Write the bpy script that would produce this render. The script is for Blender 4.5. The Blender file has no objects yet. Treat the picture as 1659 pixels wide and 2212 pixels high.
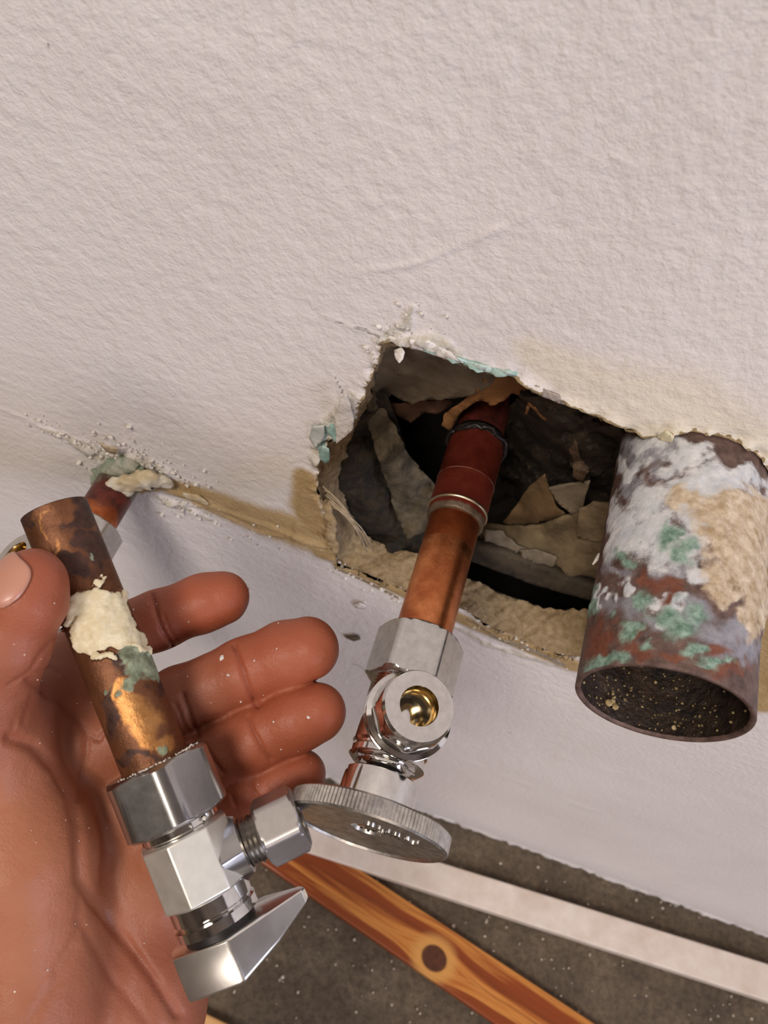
import bpy, math, random
import numpy as np
from mathutils import Matrix, Vector
from mathutils.geometry import delaunay_2d_cdt
random.seed(4)
SC = bpy.context.scene
COL = SC.collection

# ------------------------------------------------------------------ camera
FPX = 1661.0; CD = .145; CH = .594; PIT = math.radians(57); ROL = math.radians(20)
_c, _s = math.cos(PIT), math.sin(PIT)
CC = np.array([0, -CD, CH]); FW = np.array([0, _c, -_s]); RT = np.array([1., 0, 0]); DN = np.array([0, -_s, -_c])
cam = bpy.data.cameras.new('camera'); cam_o = bpy.data.objects.new('camera', cam); COL.objects.link(cam_o)
_r = math.cos(ROL) * RT - math.sin(ROL) * DN
_d = math.sin(ROL) * RT + math.cos(ROL) * DN
M = Matrix.Identity(4)
for i in range(3):
    M[i][0] = _r[i]; M[i][1] = -_d[i]; M[i][2] = -FW[i]; M[i][3] = CC[i]
cam_o.matrix_world = M
cam.sensor_fit = 'VERTICAL'; cam.sensor_height = 36; cam.lens = FPX / 2212 * 36
cam.clip_start = .005; cam.clip_end = 50
cam.dof.use_dof = True; cam.dof.focus_distance = .205; cam.dof.aperture_fstop = cam.lens / 1.1
SC.camera = cam_o

# ------------------------------------------------------------------ world, lights, exposure
w = bpy.data.worlds.new('world'); SC.world = w; w.use_nodes = True
w.node_tree.nodes['Background'].inputs[0].default_value = (1, .9, .82, 1)
w.node_tree.nodes['Background'].inputs[1].default_value = .05
def area(name, loc, target, size, power, col, sy=None):
    l = bpy.data.lights.new(name, 'AREA'); l.size = size; l.energy = power; l.color = col
    if sy: l.shape = 'RECTANGLE'; l.size_y = sy
    o = bpy.data.objects.new(name, l); COL.objects.link(o); o.location = loc
    o.rotation_euler = (Vector(target) - Vector(loc)).to_track_quat('-Z', 'Y').to_euler()
    return o
area('ceiling_lamp_light', (-.55, -1.25, 2.30), (-.1, -.3, 0), .7, 40, (1, .90, .79))
area('window_light', (2.28, -1.3, 1.25), (0, -.1, .5), 1.0, 42, (.80, .82, 1), 1.2)
area('front_fill_light', (.55, -2.5, 1.55), (0, -.1, .5), .9, 13, (1, .86, .76), .9)  # added warm fill inside the room; no hall opens there
SC.view_settings.view_transform = 'Standard'; SC.view_settings.look = 'None'
SC.view_settings.exposure = 0.07; SC.view_settings.gamma = 1; SC.view_settings.use_curve_mapping = False

# ------------------------------------------------------------------ helpers
def proj(p):
    q = np.asarray(p, float) - CC; d = q @ FW; U = FPX * (q @ RT) / d; V = FPX * (q @ DN) / d
    return 829.5 + U * math.cos(ROL) - V * math.sin(ROL), 1106 + U * math.sin(ROL) + V * math.cos(ROL), d
def ray(px, py):
    a, b = px - 829.5, py - 1106
    U = a * math.cos(ROL) + b * math.sin(ROL); V = -a * math.sin(ROL) + b * math.cos(ROL)
    return FW + RT * U / FPX + DN * V / FPX
def at(px, py, d): return CC + ray(px, py) * d
def pl(px, py, ax, val):
    k = ray(px, py); return CC + k * ((val - CC[ax]) / k[ax])
def _h(ix, iy, iz, seed):
    n = (ix * 374761393 + iy * 668265263 + iz * 2147483647 + seed * 974634777) & 0xffffffff
    n = ((n ^ (n >> 13)) * 1274126177) & 0xffffffff
    n = ((n ^ (n >> 16)) * 2246822519) & 0xffffffff
    return ((n ^ (n >> 15)) & 0xffff) / 65535.
def noise(p, scale, seed=0):
    p = np.asarray(p, float) * scale; i = np.floor(p).astype(np.int64); f = p - i; f = f * f * (3 - 2 * f)
    r = 0
    for a in (0, 1):
        for b in (0, 1):
            for c in (0, 1):
                wt = (f[:, 0] if a else 1 - f[:, 0]) * (f[:, 1] if b else 1 - f[:, 1]) * (f[:, 2] if c else 1 - f[:, 2])
                r = r + wt * _h(i[:, 0] + a, i[:, 1] + b, i[:, 2] + c, seed)
    return r
def fbm(p, scale, o=3, seed=0):
    r = 0; a = 1; t = 0
    for k in range(o):
        r = r + a * noise(p, scale * 2 ** k, seed + k * 17); t += a; a *= .5
    return r / t
def sstep(a, b, x):
    t = np.clip((x - a) / (b - a), 0, 1); return t * t * (3 - 2 * t)
def mesh(name, V, Fc, mat, parent=None, smooth=True, sharp=None, mats=None):
    me = bpy.data.meshes.new(name)
    me.from_pydata([tuple(map(float, v)) for v in V], [], [tuple(int(i) for i in f) for f in Fc]); me.update()
    me.materials.append(mat)
    if smooth:
        me.polygons.foreach_set('use_smooth', [True] * len(me.polygons))
        if sharp: me.set_sharp_from_angle(angle=math.radians(sharp))
    o = bpy.data.objects.new(name, me); COL.objects.link(o)
    if parent: o.parent = parent
    return o
def attr(o, name, A):
    A = np.asarray(A, np.float32)
    a = o.data.color_attributes.new(name, 'FLOAT_COLOR', 'POINT')
    full = np.zeros((len(o.data.vertices), 4), np.float32); full[:, :A.shape[1]] = A
    a.data.foreach_set('color', full.ravel())
def tag(o, label=None, cat=None, group=None, kind=None):
    if label: o['label'] = label
    if cat: o['category'] = cat
    if group: o['group'] = group
    if kind: o['kind'] = kind
    return o
def frame(o, z, x):
    z = Vector(z).normalized(); x = Vector(x); x = (x - z * x.dot(z)).normalized(); y = z.cross(x)
    m = Matrix.Identity(4)
    for i in range(3): m[i][0] = x[i]; m[i][1] = y[i]; m[i][2] = z[i]
    m.translation = o.location; o.matrix_world = m
def empty(name, loc, label, cat, group=None):
    o = bpy.data.objects.new(name, None); COL.objects.link(o); o.location = loc; o.empty_display_size = .01
    return tag(o, label, cat, group)
def loft(rings, closed=True, cap0=True, cap1=True):
    """rings: list of (n,3) arrays"""
    n = len(rings[0]); V = np.concatenate(rings); Fc = []
    for k in range(len(rings) - 1):
        for i in range(n if closed else n - 1):
            j = (i + 1) % n
            Fc.append((k * n + i, k * n + j, (k + 1) * n + j, (k + 1) * n + i))
    if cap0: Fc.append(tuple(range(n - 1, -1, -1)))
    if cap1: Fc.append(tuple(range((len(rings) - 1) * n, len(rings) * n)))
    return V, Fc
def lathe(prof, n=72, xf=None, open0=False):
    t = np.linspace(0, 2 * np.pi, n, endpoint=False); rings = []
    for r, z in prof:
        rings.append(np.stack([r * np.cos(t), r * np.sin(t), np.full(n, z)], 1))
    V, Fc = loft(rings, cap0=not open0, cap1=prof[-1][0] > 1e-6)
    if prof[0][0] == prof[-1][0] and prof[0][1] == prof[-1][1]:
        V, Fc = loft(rings, cap0=False, cap1=False)
    return (V if xf is None else xf(V)), Fc
def hexnut(ap, z0, z1, sides=6, ch=.0016, k=.55, rot=0, bore=None, n=120, cham=(1, 1)):
    """hexagonal nut with turned (scalloped) chamfers; bore radius optional"""
    t = np.linspace(0, 2 * np.pi, n, endpoint=False)
    a = 2 * np.pi / sides
    rh = ap / np.cos((t - rot + a / 2) % a - a / 2)
    rh = np.minimum(rh, ap / math.cos(a / 2) - .00025)
    zs = [0, .12, .3, .55, .8, 1]; rings = []
    def ring(r, z): return np.stack([r * np.cos(t), r * np.sin(t), np.full(n, z)], 1)
    if bore: rings.append(ring(np.full(n, bore), z0))
    L = abs(z1 - z0); sg = 1 if z1 > z0 else -1
    for q in zs:
        r = np.minimum(rh, ap - .0006 + q * ch / k) if cham[0] else rh
        rings.append(ring(r, z0 + sg * ch * q))
        if not cham[0]: break
    for q in zs[::-1]:
        r = np.minimum(rh, ap - .0006 + q * ch / k) if cham[1] else rh
        if not cham[1]: q = 0
        rings.append(ring(r, z1 - sg * ch * q))
        if not cham[1]: break
    if bore:
        rings.append(ring(np.full(n, bore), z1)); V, Fc = loft(rings + [rings[0]], cap0=False, cap1=False)
    else: V, Fc = loft(rings)
    return V, Fc
def rotx(V):   # local z -> local x (outlet direction)
    return np.stack([V[:, 2], V[:, 1], -V[:, 0]], 1)
def box(name, c, s, mat, parent=None, bev=0):
    V = [((i & 1) - .5, ((i >> 1) & 1) - .5, ((i >> 2) & 1) - .5) for i in range(8)]
    V = [(c[0] + v[0] * s[0], c[1] + v[1] * s[1], c[2] + v[2] * s[2]) for v in V]
    o = mesh(name, V, [(0, 2, 3, 1), (4, 5, 7, 6), (0, 1, 5, 4), (2, 6, 7, 3), (0, 4, 6, 2), (1, 3, 7, 5)], mat, parent, smooth=False)
    if bev:
        b = o.modifiers.new('bevel', 'BEVEL'); b.width = bev; b.segments = 2
    return o
def tube(name, pts, r, mat, parent=None, n=6, taper=1):
    P = np.array(pts, float); rings = []
    for i in range(len(P)):
        T = P[min(i + 1, len(P) - 1)] - P[max(i - 1, 0)]; T /= np.linalg.norm(T) + 1e-12
        A = np.cross(T, [.3, .5, .81]); A /= np.linalg.norm(A); B = np.cross(T, A)
        rr = r * (1 - (1 - taper) * i / (len(P) - 1))
        t = np.linspace(0, 2 * np.pi, n, endpoint=False)[:, None]
        rings.append(P[i] + rr * (np.cos(t) * A + np.sin(t) * B))
    V, Fc = loft(rings); return mesh(name, V, Fc, mat, parent)

# ------------------------------------------------------------------ materials
def newmat(name):
    m = bpy.data.materials.new(name); m.use_nodes = True; nt = m.node_tree
    return m, nt, nt.nodes['Principled BSDF']
def nd(nt, typ, **kw):
    n = nt.nodes.new(typ)
    for k, v in kw.items():
        if k.startswith('i_'):
            n.inputs[k[2:].replace('_', ' ')].default_value = v
        else: setattr(n, k, v)
    return n
def nz(nt, scale, detail=4, rough=.6, vec=None, dist=0):
    n = nd(nt, 'ShaderNodeTexNoise'); n.inputs['Scale'].default_value = scale; n.inputs['Detail'].default_value = detail
    n.inputs['Roughness'].default_value = rough; n.inputs['Distortion'].default_value = dist
    if vec is None:
        tc = nd(nt, 'ShaderNodeTexCoord'); vec = tc.outputs['Object']
    nt.links.new(vec, n.inputs['Vector']); return n.outputs['Fac']
def ramp(nt, fac, stops, interp='LINEAR'):
    r = nd(nt, 'ShaderNodeValToRGB'); e = r.color_ramp; e.interpolation = interp
    while len(e.elements) < len(stops): e.elements.new(.5)
    for x, (p, c) in zip(e.elements, stops): x.position = p; x.color = (*c, 1) if len(c) == 3 else c
    nt.links.new(fac, r.inputs[0]); return r.outputs[0]
def mathn(nt, op, a, b=None, c=None, clamp=False):
    n = nd(nt, 'ShaderNodeMath', operation=op, use_clamp=clamp)
    for i, v in enumerate((a, b, c)):
        if v is None: continue
        if isinstance(v, (int, float)): n.inputs[i].default_value = v
        else: nt.links.new(v, n.inputs[i])
    return n.outputs[0]
def mix(nt, fac, a, b):
    n = nd(nt, 'ShaderNodeMix', data_type='RGBA')
    for idx, v in ((0, fac), (6, a), (7, b)):
        if isinstance(v, (int, float)): n.inputs[idx].default_value = v
        elif isinstance(v, tuple): n.inputs[idx].default_value = (*v, 1)
        else: nt.links.new(v, n.inputs[idx])
    return n.outputs[2]
def mixf(nt, fac, a, b):
    n = nd(nt, 'ShaderNodeMix', data_type='FLOAT')
    for idx, v in ((0, fac), (2, a), (3, b)):
        if isinstance(v, (int, float)): n.inputs[idx].default_value = v
        else: nt.links.new(v, n.inputs[idx])
    return n.outputs[0]
def bump(nt, b, h, dist, strength=1, prev=None):
    n = nd(nt, 'ShaderNodeBump'); n.inputs['Strength'].default_value = strength; n.inputs['Distance'].default_value = dist
    nt.links.new(h, n.inputs['Height'])
    if prev: nt.links.new(prev, n.inputs['Normal'])
    if b: nt.links.new(n.outputs[0], b.inputs['Normal'])
    return n.outputs[0]
def simple(name, c1, c2=None, rough=.7, metal=0, scale=200, bd=.0003, bscale=None, detail=5, sss=0, lo=.35, hi=.65):
    m, nt, b = newmat(name)
    if c2:
        nt.links.new(ramp(nt, nz(nt, scale, detail), [(lo, c1), (hi, c2)]), b.inputs['Base Color'])
    else: b.inputs['Base Color'].default_value = (*c1, 1)
    b.inputs['Roughness'].default_value = rough; b.inputs['Metallic'].default_value = metal
    if bd: bump(nt, b, nz(nt, bscale or scale * 2, detail), bd)
    return m
def layered(name, base, layers, nscale=350, nstr=.9, basemetal=0, baserough=.5, bd=.0004, basescale=120, edge=.08):
    """layers: list of (c1,c2,metal,rough) steered by the channels of the attribute 'mask' / 'mask2'"""
    m, nt, b = newmat(name)
    col = ramp(nt, nz(nt, basescale, 6), [(.3, base[0]), (.7, base[1])])
    met, rou = basemetal, baserough
    outs = []
    for an in ('mask', 'mask2'):
        a = nd(nt, 'ShaderNodeAttribute', attribute_name=an)
        s = nd(nt, 'ShaderNodeSeparateColor'); nt.links.new(a.outputs['Color'], s.inputs[0])
        outs += [s.outputs[0], s.outputs[1], s.outputs[2]]
    allm = None
    for i, (c1, c2, me_, ro_, soft) in enumerate(layers):
        n1 = mathn(nt, 'ADD', mathn(nt, 'MULTIPLY', nz(nt, nscale * (1 + .23 * i), 7, .72), .6), mathn(nt, 'MULTIPLY', nz(nt, nscale * 3.1 + 90 * i, 5, .75), .4))
        v = mathn(nt, 'ADD', outs[i], mathn(nt, 'MULTIPLY', mathn(nt, 'SUBTRACT', n1, .5), nstr))
        e = edge * soft
        mr = nd(nt, 'ShaderNodeMapRange', interpolation_type='SMOOTHSTEP'); nt.links.new(v, mr.inputs[0])
        mr.inputs[1].default_value = .5 - e; mr.inputs[2].default_value = .5 + e
        f = mathn(nt, 'MULTIPLY', mr.outputs[0], mathn(nt, 'GREATER_THAN', outs[i], .001))
        lc = ramp(nt, nz(nt, 260 + 60 * i, 5), [(.32, c1), (.68, c2)])
        col = mix(nt, f, col, lc); met = mixf(nt, f, met, me_); rou = mixf(nt, f, rou, ro_)
    nt.links.new(col, b.inputs['Base Color'])
    nt.links.new(met, b.inputs['Metallic']) if not isinstance(met, (int, float)) else None
    nt.links.new(rou, b.inputs['Roughness']) if not isinstance(rou, (int, float)) else None
    bump(nt, b, nz(nt, nscale * 1.5, 6, .7), bd)
    return m

def chrome(name, base=.72, rough=.1, tint=(1, .98, .95), dirt=.12, bd=.00005, rv=.45):
    m, nt, b = newmat(name)
    n = nz(nt, 420, 6, .7)
    nt.links.new(ramp(nt, n, [(.3, tuple(base * (1 - dirt * 1.6) * t for t in tint)), (.62, tuple(base * t for t in tint))]), b.inputs['Base Color'])
    nt.links.new(ramp(nt, nz(nt, 260, 6, .7), [(.35, (rough,) * 3), (.75, (rough * (1 + rv) + .01,) * 3)]), b.inputs['Roughness'])
    b.inputs['Metallic'].default_value = 1
    bump(nt, b, nz(nt, 600, 3), bd * .12)
    return m
CHROME = chrome('polished_chrome', .78, .07)
SATIN = chrome('satin_nut_chrome', .66, .26, (1, .985, .95), .15, .00008)
BRASS = chrome('raw_brass', .75, .16, (1, .72, .3))
BLACKFILL = simple('black_wrap_and_gap_shade', (.012, .01, .01), rough=.4, bd=0)  # black for burnt wrap and stem; stands for shade in gaps, slots, pipe depth

def wall_material():
    m, nt, b = newmat('painted_plasterboard')
    tc = nd(nt, 'ShaderNodeTexCoord'); O = tc.outputs['Object']
    base = ramp(nt, nz(nt, 14, 5, .6, O), [(.3, (.72, .68, .67)), (.7, (.78, .745, .735))])
    outs = []
    for an in ('mask', 'mask2'):
        a = nd(nt, 'ShaderNodeAttribute', attribute_name=an)
        s = nd(nt, 'ShaderNodeSeparateColor'); nt.links.new(a.outputs['Color'], s.inputs[0])
        outs += [s.outputs[0], s.outputs[1], s.outputs[2]]
    def lay(col, i, c1, c2, soft, ns, nstr, mul=1.0):
        v = mathn(nt, 'ADD', outs[i], mathn(nt, 'MULTIPLY', mathn(nt, 'SUBTRACT', nz(nt, ns, 7, .7, O), .5), nstr))
        mr = nd(nt, 'ShaderNodeMapRange', interpolation_type='SMOOTHSTEP'); nt.links.new(v, mr.inputs[0])
        mr.inputs[1].default_value = .5 - soft; mr.inputs[2].default_value = .5 + soft
        f = mathn(nt, 'MULTIPLY', mathn(nt, 'MULTIPLY', mr.outputs[0], mathn(nt, 'GREATER_THAN', outs[i], .003)), mul)
        lc = ramp(nt, nz(nt, ns * .6, 5, .6, O), [(.3, c1), (.7, c2)])
        return mix(nt, f, col, lc)
    base = lay(base, 3, (.70, .62, .42), (.76, .68, .50), .45, 30, .35, .55)     # pale yellow water mark
    base = lay(base, 0, (.46, .31, .14), (.60, .44, .23), .34, 120, .40)     # tan joint compound / stain
    base = lay(base, 2, (.62, .56, .44), (.80, .78, .74), .10, 420, .9)        # raw plaster
    base = lay(base, 4, (.26, .19, .10), (.46, .36, .21), .08, 500, 1.0)       # torn brown paper edge
    base = lay(base, 1, (.24, .43, .38), (.52, .64, .60), .10, 300, .9)        # old teal paint
    base = lay(base, 5, (.24, .22, .20), (.40, .38, .35), .12, 500, 1.1, .85)  # grey dirt
    # scattered specks
    vo = nd(nt, 'ShaderNodeTexVoronoi'); vo.inputs['Scale'].default_value = 62; nt.links.new(O, vo.inputs['Vector'])
    wn = nd(nt, 'ShaderNodeTexWhiteNoise'); nt.links.new(vo.outputs['Color'], wn.inputs['Vector'])
    sp = mathn(nt, 'MULTIPLY', mathn(nt, 'LESS_THAN', vo.outputs['Distance'], .03), mathn(nt, 'GREATER_THAN', wn.outputs['Value'], .82))
    base = mix(nt, mathn(nt, 'MULTIPLY', sp, .7), base, (.14, .12, .10))
    nt.links.new(base, b.inputs['Base Color']); b.inputs['Roughness'].default_value = .62
    b.inputs['Specular IOR Level'].default_value = .3
    n1 = bump(nt, None, nz(nt, 400, 3, .6, O), .0012, .42)
    n2 = bump(nt, None, nz(nt, 900, 3, .5, O), .00025, .5, n1)
    rough = mathn(nt, 'MULTIPLY', nz(nt, 700, 6, .7, O), mathn(nt, 'ADD', outs[2], mathn(nt, 'ADD', outs[0], outs[4]), clamp=True))
    n3 = bump(nt, b, rough, .0009, 1, n2)
    return m
WALL = wall_material()
RIM = simple('broken_plasterboard_edge', (.20, .13, .06), (.44, .33, .19), .9, 0, 420, .0010, 600, 8, lo=.25, hi=.75)
PLAIN = simple('room_paint', (.15, .115, .09), (.18, .14, .11), .8, 0, 3, 0)
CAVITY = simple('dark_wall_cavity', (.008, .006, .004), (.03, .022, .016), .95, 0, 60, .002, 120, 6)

# ------------------------------------------------------------------ setting: wall with the hole
OUT = [(827,735),(850,741),(870,743),(900,750),(935,757),(975,775),(1010,790),(1050,801),(1100,809),(1150,835),(1200,860),(1250,880),(1310,905),(1342,921)]
# round the drain pipe: continue on the pipe's own circle
MO = at(1430, 1522, .175); RP = .0195
PW = np.array([MO[0] + .0010, 0, MO[2] + .001])                 # pipe axis at the wall
DAX = (PW - MO) / np.linalg.norm(PW - MO)                       # drain axis, into the wall
def w2(px, py): p = pl(px, py, 1, 0); return (p[0], p[2])
outer = [w2(*p) for p in OUT]
for a in range(150, -100, -12):
    outer.append((PW[0] + (RP + .0006) * math.cos(math.radians(a)), PW[2] + (RP + .0006) * math.sin(math.radians(a))))
LOW = [(1262,1416),(1217,1412),(1165,1396),(1111,1370),(1060,1352),(1010,1316),(950,1300),(880,1274),(835,1255),(793,1236),(760,1225),(730,1212),(722,1170),(716,1130),(700,1090),(688,1052),(688,1007),(705,965),(728,932),(757,928),(770,905),(778,870),(795,835),(806,815),(816,780),(826,750)]
outer += [w2(*p) for p in LOW]
def pi(px, py): p = pl(px, py, 1, .013); return (p[0], p[2])
INN = [(836,746),(900,750),(975,770),(1050,796),(1130,815),(1200,850),(1280,890),(1345,926)]
inner = [pi(*p) for p in INN]
for a in range(150, -60, -15):
    inner.append((PW[0] + .0007 + (RP + .0012) * math.cos(math.radians(a)), PW[2] + (RP + .0012) * math.sin(math.radians(a))))
inner += [pi(*p) for p in [(1330,1335),(1275,1318),(1230,1318),(1179,1315),(1082,1282),(1015,1249),(960,1222),(908,1197),(841,1181),(793,1158),(759,1110),(741,1062),(740,1026),(754,958),(766,934),(802,843),(817,795),(828,765)]]
def resample(P, n, jag=0, seed=1):
    P = np.array(P); Q = np.vstack([P, P[:1]]); L = np.r_[0, np.cumsum(np.linalg.norm(np.diff(Q, axis=0), axis=1))]
    t = np.linspace(0, L[-1], n, endpoint=False)
    R = np.stack([np.interp(t, L, Q[:, 0]), np.interp(t, L, Q[:, 1])], 1)
    if jag:
        p3 = np.stack([R[:, 0], R[:, 1], np.zeros(n)], 1)
        R[:, 0] += (fbm(p3, 350, 3, seed) - .5) * jag * 2; R[:, 1] += (fbm(p3, 350, 3, seed + 5) - .5) * jag * 2
    return R
# keep corresponding points together: resample in matched sections (top, round the pipe, bottom + left)
def section(P, n, jag, seed):
    P = np.array(P); L = np.r_[0, np.cumsum(np.linalg.norm(np.diff(P, axis=0), axis=1))]
    t = np.linspace(0, L[-1], n, endpoint=False)
    R = np.stack([np.interp(t, L, P[:, 0]), np.interp(t, L, P[:, 1])], 1)
    p3 = np.stack([R[:, 0], R[:, 1], np.zeros(n)], 1)
    R[:, 0] += (fbm(p3, 420, 3, seed) - .5) * jag * 2; R[:, 1] += (fbm(p3, 420, 3, seed + 5) - .5) * jag * 2
    return R
def three(P, n_top, n_pipe, jag, seed):
    a = P[:n_top + 1]; b = P[n_top:n_top + n_pipe]; c_ = P[n_top + n_pipe - 1:] + P[:1]
    return np.vstack([section(a, 170, jag, seed), section(b, 90, jag * .4, seed), section(c_, 380, jag, seed)])
npipe_o = len(range(150, -100, -12)); npipe_i = len(range(150, -60, -15))
OUTR = three(outer, len(OUT), npipe_o, .0009, 3)
INNR = three(inner, len(INN), npipe_i, .0012, 9)

def inside(P, X, Z):
    r = np.zeros(X.shape, bool); n = len(P)
    for i in range(n):
        x1, z1 = P[i]; x2, z2 = P[(i + 1) % n]
        if z1 == z2: continue
        cnd = ((z1 > Z) != (z2 > Z)) & (X < (x2 - x1) * (Z - z1) / (z2 - z1) + x1)
        r ^= cnd
    return r
def stroke(pts, X, Z, rscale=1.0):
    """soft distance mask of a polyline given as wall pixels with radii in mm -> 0..1"""
    best = np.zeros_like(X)
    W = [(*w2(p[0], p[1]), p[2] * .001 * rscale) for p in pts]
    if len(W) == 1: W = W * 2
    for (x1, z1, r1), (x2, z2, r2) in zip(W[:-1], W[1:]):
        dx, dz = x2 - x1, z2 - z1; L = dx * dx + dz * dz + 1e-12
        t = np.clip(((X - x1) * dx + (Z - z1) * dz) / L, 0, 1)
        d = np.hypot(X - x1 - t * dx, Z - z1 - t * dz) / (r1 + t * (r2 - r1))
        best = np.maximum(best, np.clip(1.5 - d, 0, 1.0))
    return best
def wall_front():
    xs = np.unique(np.round(np.r_[np.linspace(-1.6, -.2, 8), np.arange(-.2, -.125, .006), np.arange(-.125, .135, .0009), np.arange(.135, .42, .0035), np.linspace(.43, 2.4, 12)], 6))
    zs = np.unique(np.round(np.r_[np.arange(0, .03, .0015), np.arange(.03, .27, .0035), np.arange(.27, .53, .0009), np.arange(.53, .60, .002), np.linspace(.61, 2.4, 12)], 6))
    X, Z = np.meshgrid(xs, zs, indexing='ij'); sh = X.shape; X = X.ravel(); Z = Z.ravel()
    near = (X > -.03) & (X < .12) & (Z > .29) & (Z < .48)
    ins = np.zeros(len(X), bool); ins[near] = inside(OUTR, X[near], Z[near])
    idx = np.arange(len(X)).reshape(sh)
    q = np.stack([idx[:-1, :-1].ravel(), idx[1:, :-1].ravel(), idx[1:, 1:].ravel(), idx[:-1, 1:].ravel()], 1)
    keep = ~ins[q].all(1); q = q[keep]
    used = np.zeros(len(X), bool); used[q.ravel()] = True
    snap = np.where(used & ins)[0]
    for i in snap:
        d = np.hypot(OUTR[:, 0] - X[i], OUTR[:, 1] - Z[i]); j = d.argmin(); X[i], Z[i] = OUTR[j]
    # distance to the rim
    rim = np.full(len(X), 1.); ni = np.where(near)[0]
    for k in range(0, len(ni), 20000):
        s_ = ni[k:k + 20000]
        rim[s_] = np.sqrt(((X[s_, None] - OUTR[None, ::3, 0]) ** 2 + (Z[s_, None] - OUTR[None, ::3, 1]) ** 2).min(1))
    P3 = np.stack([X, np.zeros_like(X), Z], 1)
    n1 = fbm(P3, 300, 3, 1); n2 = fbm(P3, 70, 3, 2); n3 = fbm(P3, 12, 3, 3)
    tan = stroke([(300,1060,2),(345,1040,4),(400,1062,6),(470,1090,9),(560,1125,10),(650,1150,12),(725,1180,10)], X, Z)
    tan = np.maximum(tan, stroke([(660,1030,4.5),(665,1100,7),(700,1190,6)], X, Z))
    tan = np.maximum(tan, stroke([(735,1215,3),(800,1245,3),(900,1290,4),(1030,1350,4.5),(1150,1400,5),(1240,1435,6)], X, Z))
    tan = np.maximum(tan, stroke([(1690,1120,7),(1710,1200,12),(1715,1350,16),(1700,1470,13),(1640,1520,7)], X, Z))
    yel = stroke([(1150,760,4),(1300,850,9),(1450,890,11),(1600,960,9),(1700,1010,9)], X, Z, 1.3) * .8
    yel = np.maximum(yel, stroke([(600,1010,8),(520,1060,14)], X, Z) * .45)
    yel = np.maximum(yel, stroke([(740,1560,10),(780,1640,16)], X, Z) * .45)
    teal = stroke([(905,748,.7),(990,778,1.3),(1050,795,1.3),(1110,806,1.)], X, Z)
    teal = np.maximum(teal, stroke([(712,920,1.3),(690,950,1.5),(700,985,1.6)], X, Z) * .85)
    teal = np.maximum(teal, stroke([(1560,990,.9),(1610,1020,1.2)], X, Z) * .7)
    raw = stroke([(830,728,1.6),(880,700,1.2),(890,660,.5)], X, Z)
    raw = np.maximum(raw, stroke([(870,735,1.3),(940,735,2.4),(985,765,1.8)], X, Z))
    raw = np.maximum(raw, stroke([(680,990,2.2),(700,930,2.4),(745,880,2.4),(760,850,1.3)], X, Z))
    raw = np.maximum(raw, stroke([(100,925,.8),(200,975,4.5),(250,1000,8),(300,1005,6),(345,1015,3.5)], X, Z) * .95)
    raw = np.maximum(raw, stroke([(345,1075,1.5),(400,1100,2.5),(450,1125,2)], X, Z) * .7)
    raw = np.maximum(raw, stroke([(1450,960,1.8),(1560,1010,2.4),(1680,1100,3)], X, Z) * .9)
    raw = np.maximum(raw, stroke([(980,1350,1.6),(1060,1395,2),(1200,1435,2)], X, Z) * .7)
    edge = np.clip(1.25 - rim / .0011, 0, 1) * 1.0
    edge = np.maximum(edge, stroke([(725,1225,1.1),(800,1258,1.3),(860,1290,1.2)], X, Z) * .8)
    edge = np.maximum(edge, stroke([(1010,1335,1.0),(1080,1380,1.2),(1200,1425,1.2)], X, Z) * .8)
    dirt = stroke([(1060,1375,.8),(1130,1392,.9),(1215,1432,1.6)], X, Z) * .8
    dirt = np.maximum(dirt, stroke([(725,690,.35),(790,712,.55),(822,728,.4)], X, Z) * .8)
    dirt = np.maximum(dirt, stroke([(722,810,.3),(742,850,.5),(765,885,.4)], X, Z) * .85)
    dirt = np.maximum(dirt, stroke([(748,1376,.6),(775,1380,.5)], X, Z))
    dirt = np.maximum(dirt, stroke([(185,985,1.2),(225,985,1.0)], X, Z) * .6)
    dirt = np.maximum(dirt, stroke([(108,100,.8)], X, Z) * .7)
    dirt = np.maximum(dirt, stroke([(1080,1578,.9),(1115,1584,.7)], X, Z) * .55)
    bottom = np.clip(1 - Z / .006, 0, 1); raw = np.maximum(raw, bottom * .6)
    dirt = np.maximum(dirt, np.clip(1.05 - Z / .006, 0, 1) * .62)
    # relief (towards the room is -y)
    y = -(n1 - .5) * .00045 - (n3 - .5) * .0015
    y -= np.clip(tan, 0, 1) * .0006 * (rim < .9) + np.clip(raw, 0, 1) * (n1 - .38) * .0040
    y -= np.clip(stroke([(330,1052,2.2),(420,1075,2.2),(470,1100,1.6),(560,1130,1.3),(700,1175,1.3)], X, Z), 0, 1) * .0012 * (.4 + n2 * 1.2)
    y -= stroke([(345,1085,1.2),(440,1095,.9),(560,1150,.8),(660,1165,.6)], X, Z) * .0007
    y -= np.clip(1.2 - rim / .0035, 0, 1) * (n1 - .35) * .0032 * (rim < .01)
    for pts in ([(770,590,.7),(900,570,.7),(1000,525,.6),(1090,490,.6),(1190,440,.5)], [(790,580,.3),(860,575,.3),(930,560,.3)],
                [(0,882,.9),(60,905,1.0),(130,940,1.2),(190,970,1.4)], [(700,680,.5),(760,705,.7),(822,728,.9)], [(712,800,.4),(740,850,.5),(760,890,.6)],
                [(1000,1640,.8),(1300,1760,1.1),(1650,1700,1.2)], [(1100,1600,.7),(1400,1690,.9)]):
        y -= stroke(pts, X, Z) * .00032 * (.3 + 1.4 * n2)
    zl = stroke([(0,882,.5),(60,905,.6),(130,940,.8),(190,970,1.2)], X, Z); dirt = np.maximum(dirt, zl * .25)
    y[(Z < .005)] -= (n1[(Z < .005)] - .4) * .0018
    V = np.stack([X, y, Z], 1)
    remap = -np.ones(len(X), int); u = np.where(used)[0]; remap[u] = np.arange(len(u))
    o = mesh('wall_back', V[u], remap[q], WALL)
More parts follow.
